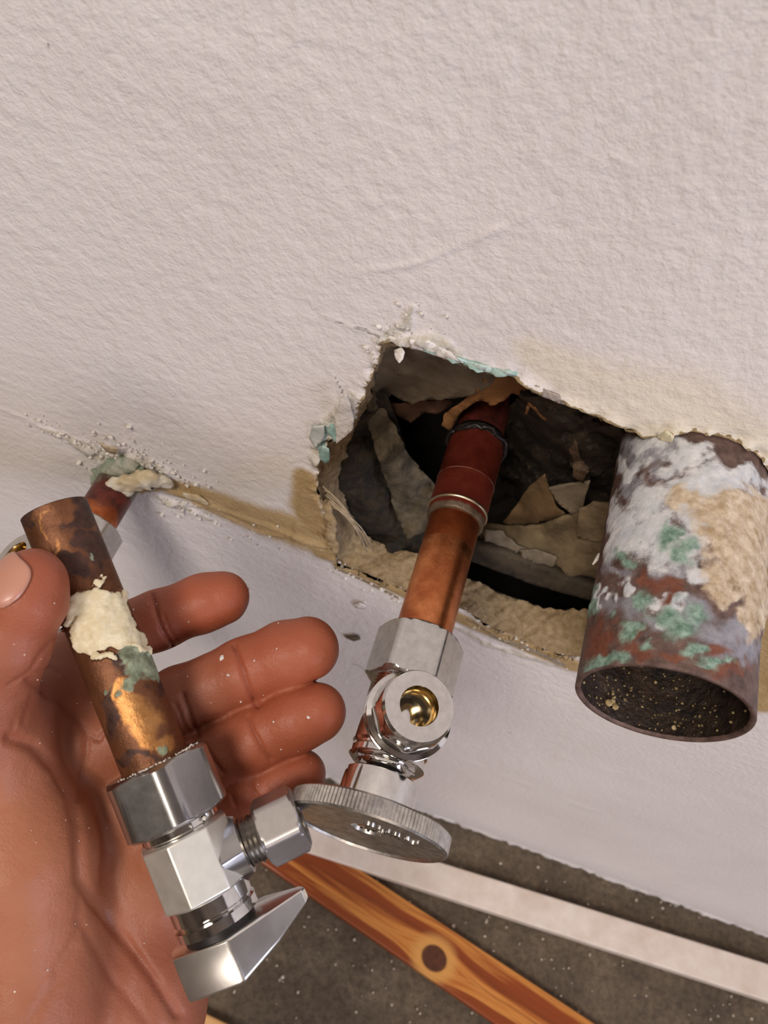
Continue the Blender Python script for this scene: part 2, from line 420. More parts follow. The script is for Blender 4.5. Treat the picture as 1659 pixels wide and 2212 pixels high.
    attr(o, 'mask', np.stack([tan, teal, raw], 1)[u]); attr(o, 'mask2', np.stack([yel, edge, dirt], 1)[u])
    tag(o, kind='structure'); o.data.update()
    # broken thickness of the board
    n = len(OUTR); rings = []
    for k, t in enumerate(np.linspace(0, 1, 11)):
        P = OUTR * (1 - t) + INNR * t; p3 = np.stack([P[:, 0], np.full(n, t * .013), P[:, 1]], 1)
        nn = fbm(p3, 380, 4, 21) - .5; nn2 = fbm(p3, 380, 4, 31) - .5; lay = (fbm(p3 * np.array([.25, 3.2, .25]), 420, 2, 77) - .5)
        f = 0 if k == 0 else 1
        ctr = P.mean(0); dirv = (ctr - P); dirv /= np.linalg.norm(dirv, axis=1)[:, None]; dirv[170:260] *= .25
        P = P + dirv * (nn * .0022 + lay * .0016)[:, None] * f
        rings.append(np.stack([P[:, 0], np.full(n, t * .013 - .0006 * (k == 0)) + nn2 * .0016 * f, P[:, 1]], 1))
    V, Fc = loft(rings, cap0=False, cap1=False)
    mesh('board_edge', V, Fc, RIM, o)
    return o
wall = wall_front()

# rest of the room
def slab(name, x0, x1, y0, y1, z0, z1, mat):
    return tag(box(name, ((x0+x1)/2, (y0+y1)/2, (z0+z1)/2), (x1-x0, y1-y0, z1-z0), mat), kind='structure')
def floor_material():
    m, nt, b = newmat('stained_concrete')
    tc = nd(nt, 'ShaderNodeTexCoord'); O = tc.outputs['Object']
    c = ramp(nt, nz(nt, 22, 8, .72, O, .3), [(.28, (.060, .042, .025)), (.5, (.110, .080, .050)), (.72, (.185, .145, .097))])
    c2 = ramp(nt, nz(nt, 240, 6, .75, O), [(.33, (.45, .42, .38)), (.55, (1, 1, 1)), (.75, (1.35, 1.3, 1.2))])
    mm = nd(nt, 'ShaderNodeMix', data_type='RGBA', blend_type='MULTIPLY'); mm.inputs[0].default_value = 1
    nt.links.new(c, mm.inputs[6]); nt.links.new(c2, mm.inputs[7])
    vo = nd(nt, 'ShaderNodeTexVoronoi'); vo.inputs['Scale'].default_value = 105; nt.links.new(O, vo.inputs['Vector'])
    wn = nd(nt, 'ShaderNodeTexWhiteNoise'); nt.links.new(vo.outputs['Color'], wn.inputs['Vector'])
    sp = mathn(nt, 'MULTIPLY', mathn(nt, 'LESS_THAN', vo.outputs['Distance'], .09), mathn(nt, 'GREATER_THAN', wn.outputs['Value'], .9))
    nt.links.new(mix(nt, mathn(nt, 'MULTIPLY', sp, .7), mm.outputs[2], (.55, .5, .42)), b.inputs['Base Color'])
    b.inputs['Roughness'].default_value = .75
    bump(nt, b, nz(nt, 160, 8, .7, O), .0012)
    return m
FLOOR = floor_material()
slab('floor', -1.6, 2.4, -2.7, .3, -.1, 0, FLOOR)
slab('ceiling', -1.6, 2.4, -2.7, .0, 2.4, 2.45, PLAIN)
slab('wall_left', -1.65, -1.6, -2.7, .0, 0, 2.4, PLAIN)
slab('wall_right', 2.4, 2.45, -2.7, .0, 0, 2.4, PLAIN)
slab('wall_front', -1.6, 2.4, -2.75, -2.7, 0, 2.4, PLAIN)
WFR = simple('window_frame_paint', (.7, .68, .65), rough=.5, bd=0)
wf = tag(bpy.data.objects.new('window_1', None), kind='structure'); COL.objects.link(wf); wf.location = (2.38, -1.3, 1.25)
for nm, c_, s_ in (('window_frame', (0, 0, .64), (.05, 1.16, .06)), ('window_frame', (0, 0, -.64), (.05, 1.16, .06)),
                   ('window_frame', (0, .55, 0), (.05, .06, 1.22)), ('window_frame', (0, -.55, 0), (.05, .06, 1.22))):
    box(nm, c_, s_, WFR, wf, .004)
# cavity behind the board (closed box, open only at the hole)
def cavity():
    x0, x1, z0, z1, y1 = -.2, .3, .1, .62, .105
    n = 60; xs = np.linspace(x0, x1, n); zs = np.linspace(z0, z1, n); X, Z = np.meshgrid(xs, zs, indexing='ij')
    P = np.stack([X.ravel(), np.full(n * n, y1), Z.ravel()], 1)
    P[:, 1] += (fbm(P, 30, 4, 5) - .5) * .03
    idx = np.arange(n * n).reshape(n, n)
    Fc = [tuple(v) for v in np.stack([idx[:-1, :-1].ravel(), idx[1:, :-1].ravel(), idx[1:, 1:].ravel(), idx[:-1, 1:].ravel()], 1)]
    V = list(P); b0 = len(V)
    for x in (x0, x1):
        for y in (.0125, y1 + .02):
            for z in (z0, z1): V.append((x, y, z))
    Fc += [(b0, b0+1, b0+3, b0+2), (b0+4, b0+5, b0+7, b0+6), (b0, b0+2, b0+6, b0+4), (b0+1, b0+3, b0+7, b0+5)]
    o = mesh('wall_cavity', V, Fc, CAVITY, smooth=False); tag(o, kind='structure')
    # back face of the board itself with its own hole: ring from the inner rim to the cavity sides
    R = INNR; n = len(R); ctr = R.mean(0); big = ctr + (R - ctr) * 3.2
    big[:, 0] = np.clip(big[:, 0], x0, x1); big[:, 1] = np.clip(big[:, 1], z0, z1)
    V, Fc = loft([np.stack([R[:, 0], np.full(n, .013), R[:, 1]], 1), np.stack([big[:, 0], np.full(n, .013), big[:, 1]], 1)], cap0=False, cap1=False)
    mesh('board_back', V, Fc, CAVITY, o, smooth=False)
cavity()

# ------------------------------------------------------------------ torn sheets, papers and flakes
def sheet(name, pts, mat, step=11, amp=.0025, thick=.0005, jag=5, seed=1, parent=None, nsc=90, fold=0):
    P = np.array([(p[0], p[1]) for p in pts], float); Y = np.array([p[2] for p in pts], float)
    n = len(P); Q = np.vstack([P, P[:1]]); YY = np.r_[Y, Y[0]]
    L = np.r_[0, np.cumsum(np.linalg.norm(np.diff(Q, axis=0), axis=1))]; m = max(12, int(L[-1] / (step * .6)))
    t = np.linspace(0, L[-1], m, endpoint=False)
    R = np.stack([np.interp(t, L, Q[:, 0]), np.interp(t, L, Q[:, 1])], 1)
    rr = np.random.RandomState(seed); p3 = np.stack([R[:, 0], R[:, 1], np.zeros(m)], 1)
    R += (np.stack([fbm(p3, .06, 3, seed), fbm(p3, .06, 3, seed + 3)], 1) - .5) * 2 * jag
    x0, y0 = R.min(0); x1, y1 = R.max(0)
    G = np.array([(x + rr.uniform(-.3, .3) * step, y + rr.uniform(-.3, .3) * step) for x in np.arange(x0, x1, step) for y in np.arange(y0, y1, step)])
    g = inside(R, G[:, 0], G[:, 1]) if len(G) else np.zeros(0, bool)
    G = G[g]
    allp = [Vector(p) for p in R] + [Vector(p) for p in G]
    vs, es, fs, _, _, _ = delaunay_2d_cdt(allp, [], [list(range(m))], 1, .01)
    VP = np.array([(v.x, v.y) for v in vs])
    d = np.hypot(VP[:, None, 0] - P[None, :, 0], VP[:, None, 1] - P[None, :, 1]) + 4
    wgt = 1 / d ** 2.2; y = (wgt * Y).sum(1) / wgt.sum(1)
    W = np.array([pl(a, b, 1, yy) for (a, b), yy in zip(VP, y)])
    nn = fbm(W, nsc, 3, seed + 40) - .5
    crease = np.abs(fbm(W, nsc * .6, 2, seed + 60) - .5) * 2
    y = y + nn * amp * 2 - crease * fold
    W = np.array([pl(a, b, 1, yy) for (a, b), yy in zip(VP, y)])
    o = mesh(name, W, fs, mat, parent, smooth=True, sharp=35)
    s = o.modifiers.new('thickness', 'SOLIDIFY'); s.thickness = thick; s.offset = 0
    return o
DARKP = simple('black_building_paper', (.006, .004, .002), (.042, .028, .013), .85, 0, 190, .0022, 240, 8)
LUMP = simple('dark_crumpled_paper', (.008, .005, .003), (.060, .041, .024), .85, 0, 110, .0015, 220, 7)  # dark grey brown mottled paper
GREYP = simple('grey_brown_facing_paper', (.085, .062, .038), (.14, .108, .07), .85, 0, 90, .0006, 300, 5)
ORANGEP = simple('orange_brown_torn_paper', (.15, .062, .017), (.28, .13, .042), .8, 0, 60, .0006, 260, 6)
TANP = simple('tan_torn_paper', (.09, .062, .03), (.21, .155, .085), .85, 0, 100, .0008, 260, 6)
GREYF = simple('pale_grey_flake', (.15, .115, .072), (.24, .19, .125), .85, 0, 80, .0004, 300, 4)
WHITEP = simple('chalky_white_plaster', (.62, .57, .50), (.80, .77, .74), .85, 0, 160, .0006, 500, 5)
TEALP = simple('teal_paint_flake', (.22, .42, .38), (.55, .66, .62), .6, 0, 120, .0003, 500, 5)
DWOOD = simple('dark_old_wood', (.02, .014, .008), (.075, .056, .035), .85, 0, 90, .0008, 260, 6)
STRAW = simple('pale_straw_fibre', (.40, .31, .19), (.60, .50, .36), .7, 0, 300, 0)

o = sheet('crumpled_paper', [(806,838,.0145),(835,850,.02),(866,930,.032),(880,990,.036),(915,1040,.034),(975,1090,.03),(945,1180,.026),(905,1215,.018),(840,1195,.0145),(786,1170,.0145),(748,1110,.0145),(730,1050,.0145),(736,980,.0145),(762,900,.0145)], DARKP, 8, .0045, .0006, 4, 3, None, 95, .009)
tag(o, 'dark olive crumpled building paper lining the left inside of the hole', 'paper')
o = sheet('crumpled_paper', [(806,846,.0155),(822,868,.018),(850,915,.022),(885,985,.027),(930,1040,.029),(962,1086,.027),(950,1120,.024),(915,1150,.020),(880,1165,.017),(858,1120,.018),(838,1050,.018),(815,985,.017),(796,920,.0155),(792,870,.0145)], simple('olive_lining_paper', (.035, .026, .014), (.13, .10, .06), .85, 0, 150, .0012, 300, 8), 7, .0028, .0006, 4, 5, None, 120, .006)
tag(o, 'lighter olive strip of lining paper running diagonally down to the copper coupling', 'paper')
o = sheet('crumpled_paper', [(1222,955,.020),(1245,945,.019),(1252,985,.021),(1272,1010,.022),(1262,1042,.024),(1235,1030,.023),(1240,1000,.022)], simple('rusty_wad_paper', (.05, .026, .012), (.15, .09, .05), .8, 0, 160, .001), 6, .004, .0006, 4, 25, None, 150, .006)
tag(o, 'rusty brown curl of paper in the dark hollow above the pale kite-shaped shard', 'paper')
o = sheet('facing_paper', [(815,744,.0135),(900,748,.0135),(975,764,.0135),(1050,790,.0135),(1075,812,.015),(1055,836,.018),(1030,848,.02),(1000,856,.021),(960,862,.02),(925,862,.022),(890,872,.022),(866,862,.024),(846,852,.024),(832,868,.024),(812,880,.02),(802,840,.0155)], GREYP, 7, .0022, .0006, 4, 7, None, 110, .004)
tag(o, 'grey brown facing paper flap hanging at the top left of the hole', 'paper')
o = sheet('torn_paper', [(1048,815,.0165),(1078,810,.015),(1112,812,.014),(1156,838,.0155),(1130,856,.018),(1104,850,.02),(1088,868,.02),(1060,876,.021),(1040,864,.021),(1022,872,.022),(1000,884,.024),(985,912,.026),(970,930,.027),(955,918,.027),(962,892,.026),(985,874,.024),(1016,852,.022),(1032,838,.019)], ORANGEP, 7, .0022, .0005, 4, 11, None, 120, .003)
tag(o, 'orange brown ragged paper hanging below the teal chipped top edge', 'paper')
o = sheet('torn_paper', [(842,872,.026),(900,868,.027),(950,862,.027),(985,866,.028),(950,892,.031),(915,892,.032),(888,915,.033),(868,900,.032),(850,895,.031)], simple('dark_orange_paper', (.045, .018, .008), (.10, .045, .02), .85, 0, 80, .0008), 8, .002, .0005, 5, 13, None, 120, .003)
tag(o, 'dark reddish torn paper strip below the grey facing flap', 'paper')
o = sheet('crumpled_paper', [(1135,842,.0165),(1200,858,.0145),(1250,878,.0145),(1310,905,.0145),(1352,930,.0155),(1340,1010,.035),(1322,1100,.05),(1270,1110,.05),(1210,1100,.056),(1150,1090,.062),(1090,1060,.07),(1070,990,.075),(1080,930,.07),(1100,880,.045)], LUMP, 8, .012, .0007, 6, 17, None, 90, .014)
tag(o, 'dark grey brown wad of crumpled paper filling the right of the hole', 'paper')
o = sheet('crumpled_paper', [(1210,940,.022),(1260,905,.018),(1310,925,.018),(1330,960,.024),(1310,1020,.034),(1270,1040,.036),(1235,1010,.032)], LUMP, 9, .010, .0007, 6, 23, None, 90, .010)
tag(o, 'small dark crumpled lump tucked beside the top left of the wide drain pipe', 'paper')
o = sheet('paper_shard', [(1178,1024,.030),(1186,1050,.031),(1200,1092,.030),(1222,1112,.029),(1160,1130,.031),(1098,1134,.034),(1085,1128,.035),(1120,1084,.037),(1142,1052,.036)], simple('ochre_stained_paper', (.075, .04, .014), (.19, .115, .05), .85, 0, 70, .0007), 8, .002, .0006, 3, 27, None, 60, .003)
tag(o, 'ochre triangular paper shard standing inside the hole right of the red coupling', 'paper')
o = sheet('paper_shard', [(1184,1053,.028),(1230,1044,.027),(1276,1038,.026),(1264,1072,.027),(1254,1118,.028),(1240,1114,.028),(1208,1088,.029)], GREYF, 8, .001, .0006, 2, 29, None, 60, .0015)
tag(o, 'pale grey kite-shaped paper shard inside the hole', 'paper')
o = sheet('paper_shard', [(1252,1098,.022),(1280,1084,.021),(1330,1086,.021),(1325,1170,.021),(1285,1168,.0205),(1246,1160,.0205)], TANP, 9, .0016, .0008, 3, 33, None, 60, .0015)
tag(o, 'tan block of torn paper touching the left side of the drain pipe', 'paper')
o = sheet('plaster_ledge', [(1050,1130,.03),(1100,1136,.031),(1165,1134,.03),(1225,1112,.028),(1290,1100,.025),(1330,1105,.024),(1320,1190,.022),(1300,1268,.019),(1230,1250,.018),(1160,1222,.019),(1090,1195,.02),(1030,1168,.022),(1030,1140,.027)], TANP, 10, .0016, .0012, 3, 37, None, 60, .002)
tag(o, 'grey tan ledge of old plaster under the paper shards', 'ledge')
for i, (pp, sd) in enumerate(([[(1048,1142,.0225),(1085,1150,.0225),(1112,1172,.0205),(1140,1186,.0190),(1115,1192,.0190),(1075,1180,.0200),(1045,1168,.0210)], 41], [[(1122,1188,.0185),(1160,1186,.0185),(1200,1200,.0180),(1196,1222,.0170),(1160,1218,.0170),(1128,1206,.0175)], 43])):
    o = sheet('plaster_smear', pp, simple('dusty_smear', (.09, .07, .045), (.20, .165, .12), .9, 0, 90, .0005), 7, .0008, .0006, 5, sd, bpy.data.objects['plaster_ledge'])
o = sheet('wood_strip', [(1020,1165,.0215),(1090,1186,.0195),(1160,1214,.0185),(1230,1244,.0175),(1310,1266,.0165),(1308,1296,.0165),(1230,1276,.0165),(1160,1256,.0175),(1090,1230,.0185),(1018,1204,.0205)], DWOOD, 9, .0008, .004, 1.5, 47, None, 60, .001)
tag(o, 'dark weathered wood strip along the bottom of the hole above a black slot', 'wood')
for i in range(15):
    a = np.array([1150 + random.uniform(-12, 40), 855 + random.uniform(0, 36)]); b = a + np.array([random.uniform(-25, 45), random.uniform(-8, 34)])
    P = [pl(*(a + (b - a) * t + np.array([0, 5 * math.sin(3 * t)])), 1, .018 + .003 * t) for t in np.linspace(0, 1, 6)]
    if i == 0:
        st = tube('straw_tuft', P, .0006, ORANGEP); tag(st, 'tuft of orange straw shreds under the top edge left of the drain pipe', 'straw', kind='stuff')
        stV = [np.array([v.co for v in st.data.vertices])]; 
    else: tube('straw', P, .0005, ORANGEP, st)
# flakes and fibres that belong to the wall
sheet('paint_flake', [(728,958,-.0012),(722,905,-.003),(736,862,-.0055),(748,850,-.006),(756,872,-.005),(765,900,-.003),(764,925,-.0015)], WHITEP, 7, .0008, .0005, 2, 51, wall)
sheet('paint_flake', [(705,930,-.002),(716,915,-.003),(738,925,-.002),(740,940,-.001),(722,955,-.001)], TEALP, 6, .0008, .0004, 3, 52, wall)
sheet('paint_flake', [(690,985,-.0015),(696,962,-.0028),(712,968,-.0028),(712,995,-.001),(700,1000,-.001)], TEALP, 6, .0008, .0004, 3, 53, wall)
sheet('paint_flake', [(668,945,-.0012),(676,922,-.002),(700,920,-.002),(700,945,-.0018),(682,968,-.001)], simple('grey_green_flake', (.40, .44, .41), (.60, .62, .60), .7, 0, 120, .0003), 6, .0008, .0004, 3, 54, wall)
sheet('paint_flake', [(852,756,-.0008),(866,750,-.0008),(874,762,-.002),(870,776,-.003),(862,784,-.0035),(854,772,-.002)], WHITEP, 6, .0006, .0006, 1.5, 55, wall)
sheet('paint_flake', [(884,735,-.0015),(925,735,-.0015),(975,762,-.001),(1000,782,.0),(965,776,.0),(920,758,.0),(885,750,0)], WHITEP, 7, .001, .0008, 3, 56, wall)
sheet('paint_flake', [(985,772,-.001),(1040,788,-.001),(1100,800,-.001),(1118,810,.0),(1070,808,.0005),(1010,792,.0005)], TEALP, 7, .0006, .0006, 2, 57, wall)
sheet('paint_flake', [(1420,942,-.0012),(1440,930,-.003),(1456,944,-.0035),(1448,972,-.0035),(1436,958,-.0022)], simple('cream_flake', (.62, .55, .36), (.74, .68, .50), .8, 0, 120, .0003), 6, .0006, .0006, 2, 58, wall)
sheet('paint_flake', [(1135,826,-.0012),(1160,832,-.0012),(1200,852,-.001),(1256,876,-.0006),(1310,902,0),(1260,886,.0005),(1200,866,.0005),(1150,846,.0005)], simple('grey_paint_lip', (.22, .17, .13), (.52, .47, .44), .8, 0, 200, .0005), 7, .001, .0007, 2.5, 59, wall)
sheet('paper_scrap', [(212,955,-.0055),(228,962,-.005),(255,968,-.004),(250,980,-.003),(232,976,-.0035)], simple('curled_brown_scrap', (.35, .25, .15), (.62, .52, .38), .8, 0, 120, .0003), 5, .0008, .0005, 1.5, 60, wall)
sheet('paper_scrap', [(762,1306,-.001),(776,1302,-.0018),(792,1308,-.001),(786,1315,-.001),(770,1313,-.001)], WHITEP, 5, .0006, .0004, 2, 61, wall)
sheet('paper_scrap', [(742,1372,-.0008),(758,1376,-.0012),(776,1373,-.0012),(780,1380,-.0008),(764,1383,-.0008),(750,1379,-.0008)], GREYP, 4, .0004, .0004, 2, 62, wall)
for i in range(11):
    a = np.array([697 + 2.2 * i, 1052 + 5 * i + random.uniform(-6, 6)]); b = np.array([775 + 3.2 * i + random.uniform(-9, 6), 1155 + 3.6 * i + random.uniform(-5, 9)])
    m_ = (a + b) / 2 + np.array([random.uniform(6, 24), random.uniform(-22, -2)])
    P = [pl(*((1-t)**2 * a + 2*t*(1-t) * m_ + t*t * b), 1, -.001 - .003 * math.sin(3.1 * t) + .003 * t) for t in np.linspace(0, 1, 10)]
    tube('tape_strand', P, .00022, STRAW, wall, 5)
for i in range(26):     # ragged fibres along the lower broken edge
    k = random.choice(range(275, 560)); x, z = OUTR[k]
    L = random.uniform(.002, .005); a = random.uniform(0, 6.28)
    P = [(x + L * t * math.cos(a) , -.001 - .002 * math.sin(3 * t), z + L * t * math.sin(a) * .8 - .0005) for t in np.linspace(0, 1, 5)]
    tube('torn_fibre', P, .00025, RIM, wall, 5)
P = [pl(760 + 40 * t + 6 * math.sin(3 * t), 1435 + 40 * t * t, 1, -.0015) for t in np.linspace(0, 1, 8)]
tag(tube('hair', P, .00009, simple('dark_hair', (.16, .10, .08), rough=.5, bd=0), None, 5), 'thin dark hair lying on the wall left of the hanging valve', 'hair')
# plaster crumbs stuck along the torn joint line
def crumbs(name, spots, mat, parent=None, seed=1, kind='stuff'):
    rr = np.random.RandomState(seed); V = []; Fc = []
    ico = [(0,0,1),(.9,0,.45),(.28,.85,.45),(-.72,.53,.45),(-.72,-.53,.45),(.28,-.85,.45),(.72,.53,-.45),(-.28,.85,-.45),(-.9,0,-.45),(-.28,-.85,-.45),(.72,-.53,-.45),(0,0,-1)]
    fi = [(0,1,2),(0,2,3),(0,3,4),(0,4,5),(0,5,1),(1,6,2),(2,7,3),(3,8,4),(4,9,5),(5,10,1),(2,6,7),(3,7,8),(4,8,9),(5,9,10),(1,10,6),(11,7,6),(11,8,7),(11,9,8),(11,10,9),(11,6,10)]
    for p, r in spots:
        b = len(V)
        s = rr.uniform(.6, 1.3, 3)
        for v in ico: V.append(np.array(p) + np.array(v) * s * r * rr.uniform(.75, 1.2))
        Fc += [(b + i, b + j, b + k) for i, j, k in fi]
    o = mesh(name, V, Fc, mat, parent, smooth=False)
    if kind: o['kind'] = kind
    return o
sp = []
R_ = np.random.RandomState(8)
for (a, b, n, wd) in (((60,905),(190,970),50,8), ((190,965),(345,1010),170,24), ((330,1010),(460,1050),40,14), ((340,1075),(470,1130),60,11), ((1030,1355),(1230,1425),50,8), ((720,1225),(870,1300),70,14), ((840,700),(920,700),26,26), ((480,1120),(730,1215),40,14), ((820,735),(760,860),22,8), ((1400,950),(1620,1040),26,9)):
    for i in range(n):
        t = R_.rand(); x = a[0] + (b[0]-a[0]) * t + R_.randn() * wd; y = a[1] + (b[1]-a[1]) * t + R_.randn() * wd
        xx, zz = w2(x, y)
        if inside(OUTR, np.array([xx]), np.array([zz]))[0]: continue
        sp.append((pl(x, y, 1, -.0005), (.0002 + .0008 * R_.rand() ** 2.5)))
crumbs('plaster_crumbs', sp, WHITEP, wall, 3)

# ------------------------------------------------------------------ pipes
CRED = layered('aged_copper', ((.26, .055, .018), (.50, .135, .045)), [((.62, .21, .075), (.84, .34, .14), 1, .28, 2.5), ((.045, .014, .010), (.16, .03, .022), .3, .35, 2), ((.10, .09, .06), (.24, .22, .16), .5, .45, 1)],
               220, .5, .9, .36, .00012, 130)
def cylgrid(L0, L1, r, nl, nt_, wallt=None):
    """open pipe along local z from L0 to L1; returns V, F, theta, s (outer surface first)"""
    t = np.linspace(0, 2 * np.pi, nt_, endpoint=False); z = np.linspace(L0, L1, nl)
    T, Zz = np.meshgrid(t, z); T = T.ravel(); Zz = Zz.ravel()
    V = np.stack([r * np.cos(T), r * np.sin(T), Zz], 1); idx = np.arange(nl * nt_).reshape(nl, nt_); nx = np.roll(idx, -1, 1)
    Fc = [tuple(v) for v in np.stack([idx[:-1].ravel(), nx[:-1].ravel(), nx[1:].ravel(), idx[1:].ravel()], 1)]
    return V, Fc, T, Zz, idx
def blobmask(V, blobs, seed=0):
    """V world points; blobs: (px,py,r px) painted where they lie on the visible surface"""
    x, y, d = proj(V); m = np.zeros(len(V))
    wx = (fbm(V, 210, 4, 70 + seed) - .5) * 95; wy = (fbm(V, 210, 4, 90 + seed) - .5) * 95; x = x + wx; y = y + wy
    for b in blobs:
        bx, by, br = b[:3]; ry = b[3] if len(b) > 3 else br
        m = np.maximum(m, np.clip(1.25 - .75 * np.hypot((x - bx) / br, (y - by) / ry), 0, 1))
    return m
# --- wide drain pipe
def drain():
    o = empty('drain_pipe', PW, 'wide open-ended drain pipe caked with white plaster, green corrosion and tan compound', 'pipe')
    frame(o, -DAX, (0, 0, 1)); m3 = np.array(o.matrix_world.to_3x3()); L = float(np.linalg.norm(PW - MO))
    nl, nt_ = 200, 260
    V, Fc, T, Z, idx = cylgrid(-.055, L, RP, nl, nt_)
    W = V @ m3.T + PW
    vis = ((V * [1, 1, 0]) @ m3.T * (CC - W)).sum(1) > 0
    white = blobmask(W, [(1400,960,26),(1370,1010,34,20),(1480,1000,50,22),(1400,1090,55,40),(1340,1120,30,40),(1480,1060,60,30),(1400,1150,55,35),(1330,1180,22,30),(1450,1180,60,40),(1500,1110,50,40),(1410,1300,24,10),(1340,1260,12,24),(1540,1040,70,26),(1600,1040,50,24),(1640,1085,40,24),(1500,970,40,24),(1450,1310,30,10),(1350,1150,30,50),(1420,1340,20,14),(1300,1290,8,30),(1500,1240,30,24)])
    tan = blobmask(W, [(1560,1100,70,45),(1600,1180,70,60),(1540,1160,50,40),(1630,1130,60,60),(1560,1225,50,34),(1610,1240,60,40),(1640,1280,40,40),(1545,1270,34,24),(1580,1285,24,14),(1640,1200,50,60),(1480,1080,40,20),(1610,1100,60,30),(1650,1160,30,60),(1630,1330,30,50)])
    teal = blobmask(W, [(1440,1155,24),(1360,1200,24,16),(1375,1290,22,18),(1440,1330,50,18),(1470,1345,40,22),(1310,1420,34,20),(1290,1445,26),(1345,1430,24),(1500,1400,26,14),(1540,1430,40,10),(1290,1290,10,34),(1410,1385,24,10),(1470,1190,22),(1345,1360,20)])
    rust = blobmask(W, [(1420,1260,34,22),(1395,1240,20),(1290,1380,24,50),(1380,1395,40,18),(1400,1410,20,16),(1540,1400,44,14),(1350,1370,26,12),(1560,1440,50,14),(1460,1410,24,12),(1440,1290,20)])
    grey = blobmask(W, [(1370,960,40,30),(1410,990,50,34),(1355,1040,14,34),(1330,1210,16,30),(1340,1310,40,26),(1400,1340,30,20),(1500,1330,40,22),(1450,1230,30,14),(1570,1360,60,26),(1600,1400,60,30),(1440,960,60,20)])
    crust = blobmask(W, [(1345,930,12),(1390,1050,8)])
    for a in (white, tan, teal, rust, grey): a[~vis] *= 0
    n = fbm(W, 320, 4, 4); n2 = fbm(W, 110, 3, 8)
    disp = np.clip(white, 0, 1) * (.0001 + .0006 * n) + np.clip(tan, 0, 1) * (.0004 + .0010 * n * n2 * 2) + np.clip(teal, 0, 1) * .0003 * n
    disp *= sstep(L, L - .004, Z)
    rad = RP + disp; V[:, 0] = rad * np.cos(T); V[:, 1] = rad * np.sin(T)
    m = layered('caked_old_copper', ((.06, .034, .028), (.20, .125, .105)), [((.20, .20, .235), (.34, .33, .37), 0, .6, 2.5), ((.52, .55, .60), (.74, .74, .76), 0, .75, 1.6), ((.40, .29, .17), (.72, .61, .48), 0, .85, 1.5), ((.15, .045, .022), (.24, .085, .05), .2, .5, 2.5), ((.07, .16, .11), (.36, .50, .43), 0, .8, 2.2)],
                260, 1.25, .15, .5, .0006, 300, edge=.17)
    # outer skin with a turned-in lip
    b = len(V); tt = np.linspace(0, 2 * np.pi, nt_, endpoint=False); rows = [idx[-1]]; extra = []; 
    for rr, zz in ((RP - .0003, L + .0003), (RP - .0012, L + .0002), (RP - .0014, L - .0005)):
        rows.append(np.arange(b, b + nt_)); extra.append(np.stack([rr * np.cos(tt), rr * np.sin(tt), np.full(nt_, zz)], 1)); b += nt_
    V = np.vstack([V] + extra)
    for r0, r1 in zip(rows[:-1], rows[1:]):
        Fc += [tuple(v) for v in np.stack([r0, np.roll(r0, -1), np.roll(r1, -1), r1], 1)]
    s = mesh('pipe_wall', V, Fc, m, o)
    z0 = np.zeros(len(V) - len(W)); f = lambda a: np.r_[a, z0]
    attr(s, 'mask', np.stack([f(grey), f(white), f(tan)], 1)); attr(s, 'mask2', np.stack([f(rust), f(teal)], 1))
    Vi, Fi, _, _, _ = cylgrid(-.055, L - .0004, RP - .0014, 60, 90)
    Vi[:, :2] *= (1 - .0 + (fbm(Vi, 300, 3, 3)[:, None] - .5) * .05)
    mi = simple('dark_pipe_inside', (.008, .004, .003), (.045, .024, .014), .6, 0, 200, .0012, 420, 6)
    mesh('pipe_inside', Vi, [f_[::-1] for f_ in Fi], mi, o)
    mesh('pipe_end_inside', *lathe([(RP - .002, -.05), (.0001, -.05)]), BLACKFILL, o)  # black disc stands for the dark depth of the pipe
    rr = np.random.RandomState(5); sp = []
    for i in range(230):
        a = rr.normal(180, 48); z = L - abs(rr.normal(0, .010)) - .0008; r = RP - .0019
        sp.append(((r * math.cos(math.radians(a)), r * math.sin(math.radians(a)), z), rr.uniform(.00010, .00040)))
    crumbs('debris', sp, simple('ochre_debris', (.14, .09, .035), (.38, .29, .14), .8, 0, 300, 0), o, 6)
    crumbs('plaster_lump', [((-(RP - .0028), .004, L - .003), .0011), ((-(RP - .0028), .0058, L - .0034), .0009), ((-(RP - .0026), .0048, L - .0042), .0007), ((-(RP - .0035) * .86, -.0100, L - .0022), .0007)], simple('tan_lump', (.34, .23, .10), (.52, .40, .22), .8, 0, 500, .0004), o, 9, None)
    tube('chip', [V_ for V_ in ((RP * math.cos(2.0), RP * math.sin(2.0), L * .42), (RP * 1.07 * math.cos(2.0), RP * 1.07 * math.sin(2.0), L * .47))], .0008, WHITEP, o, 6, .3)
drain()

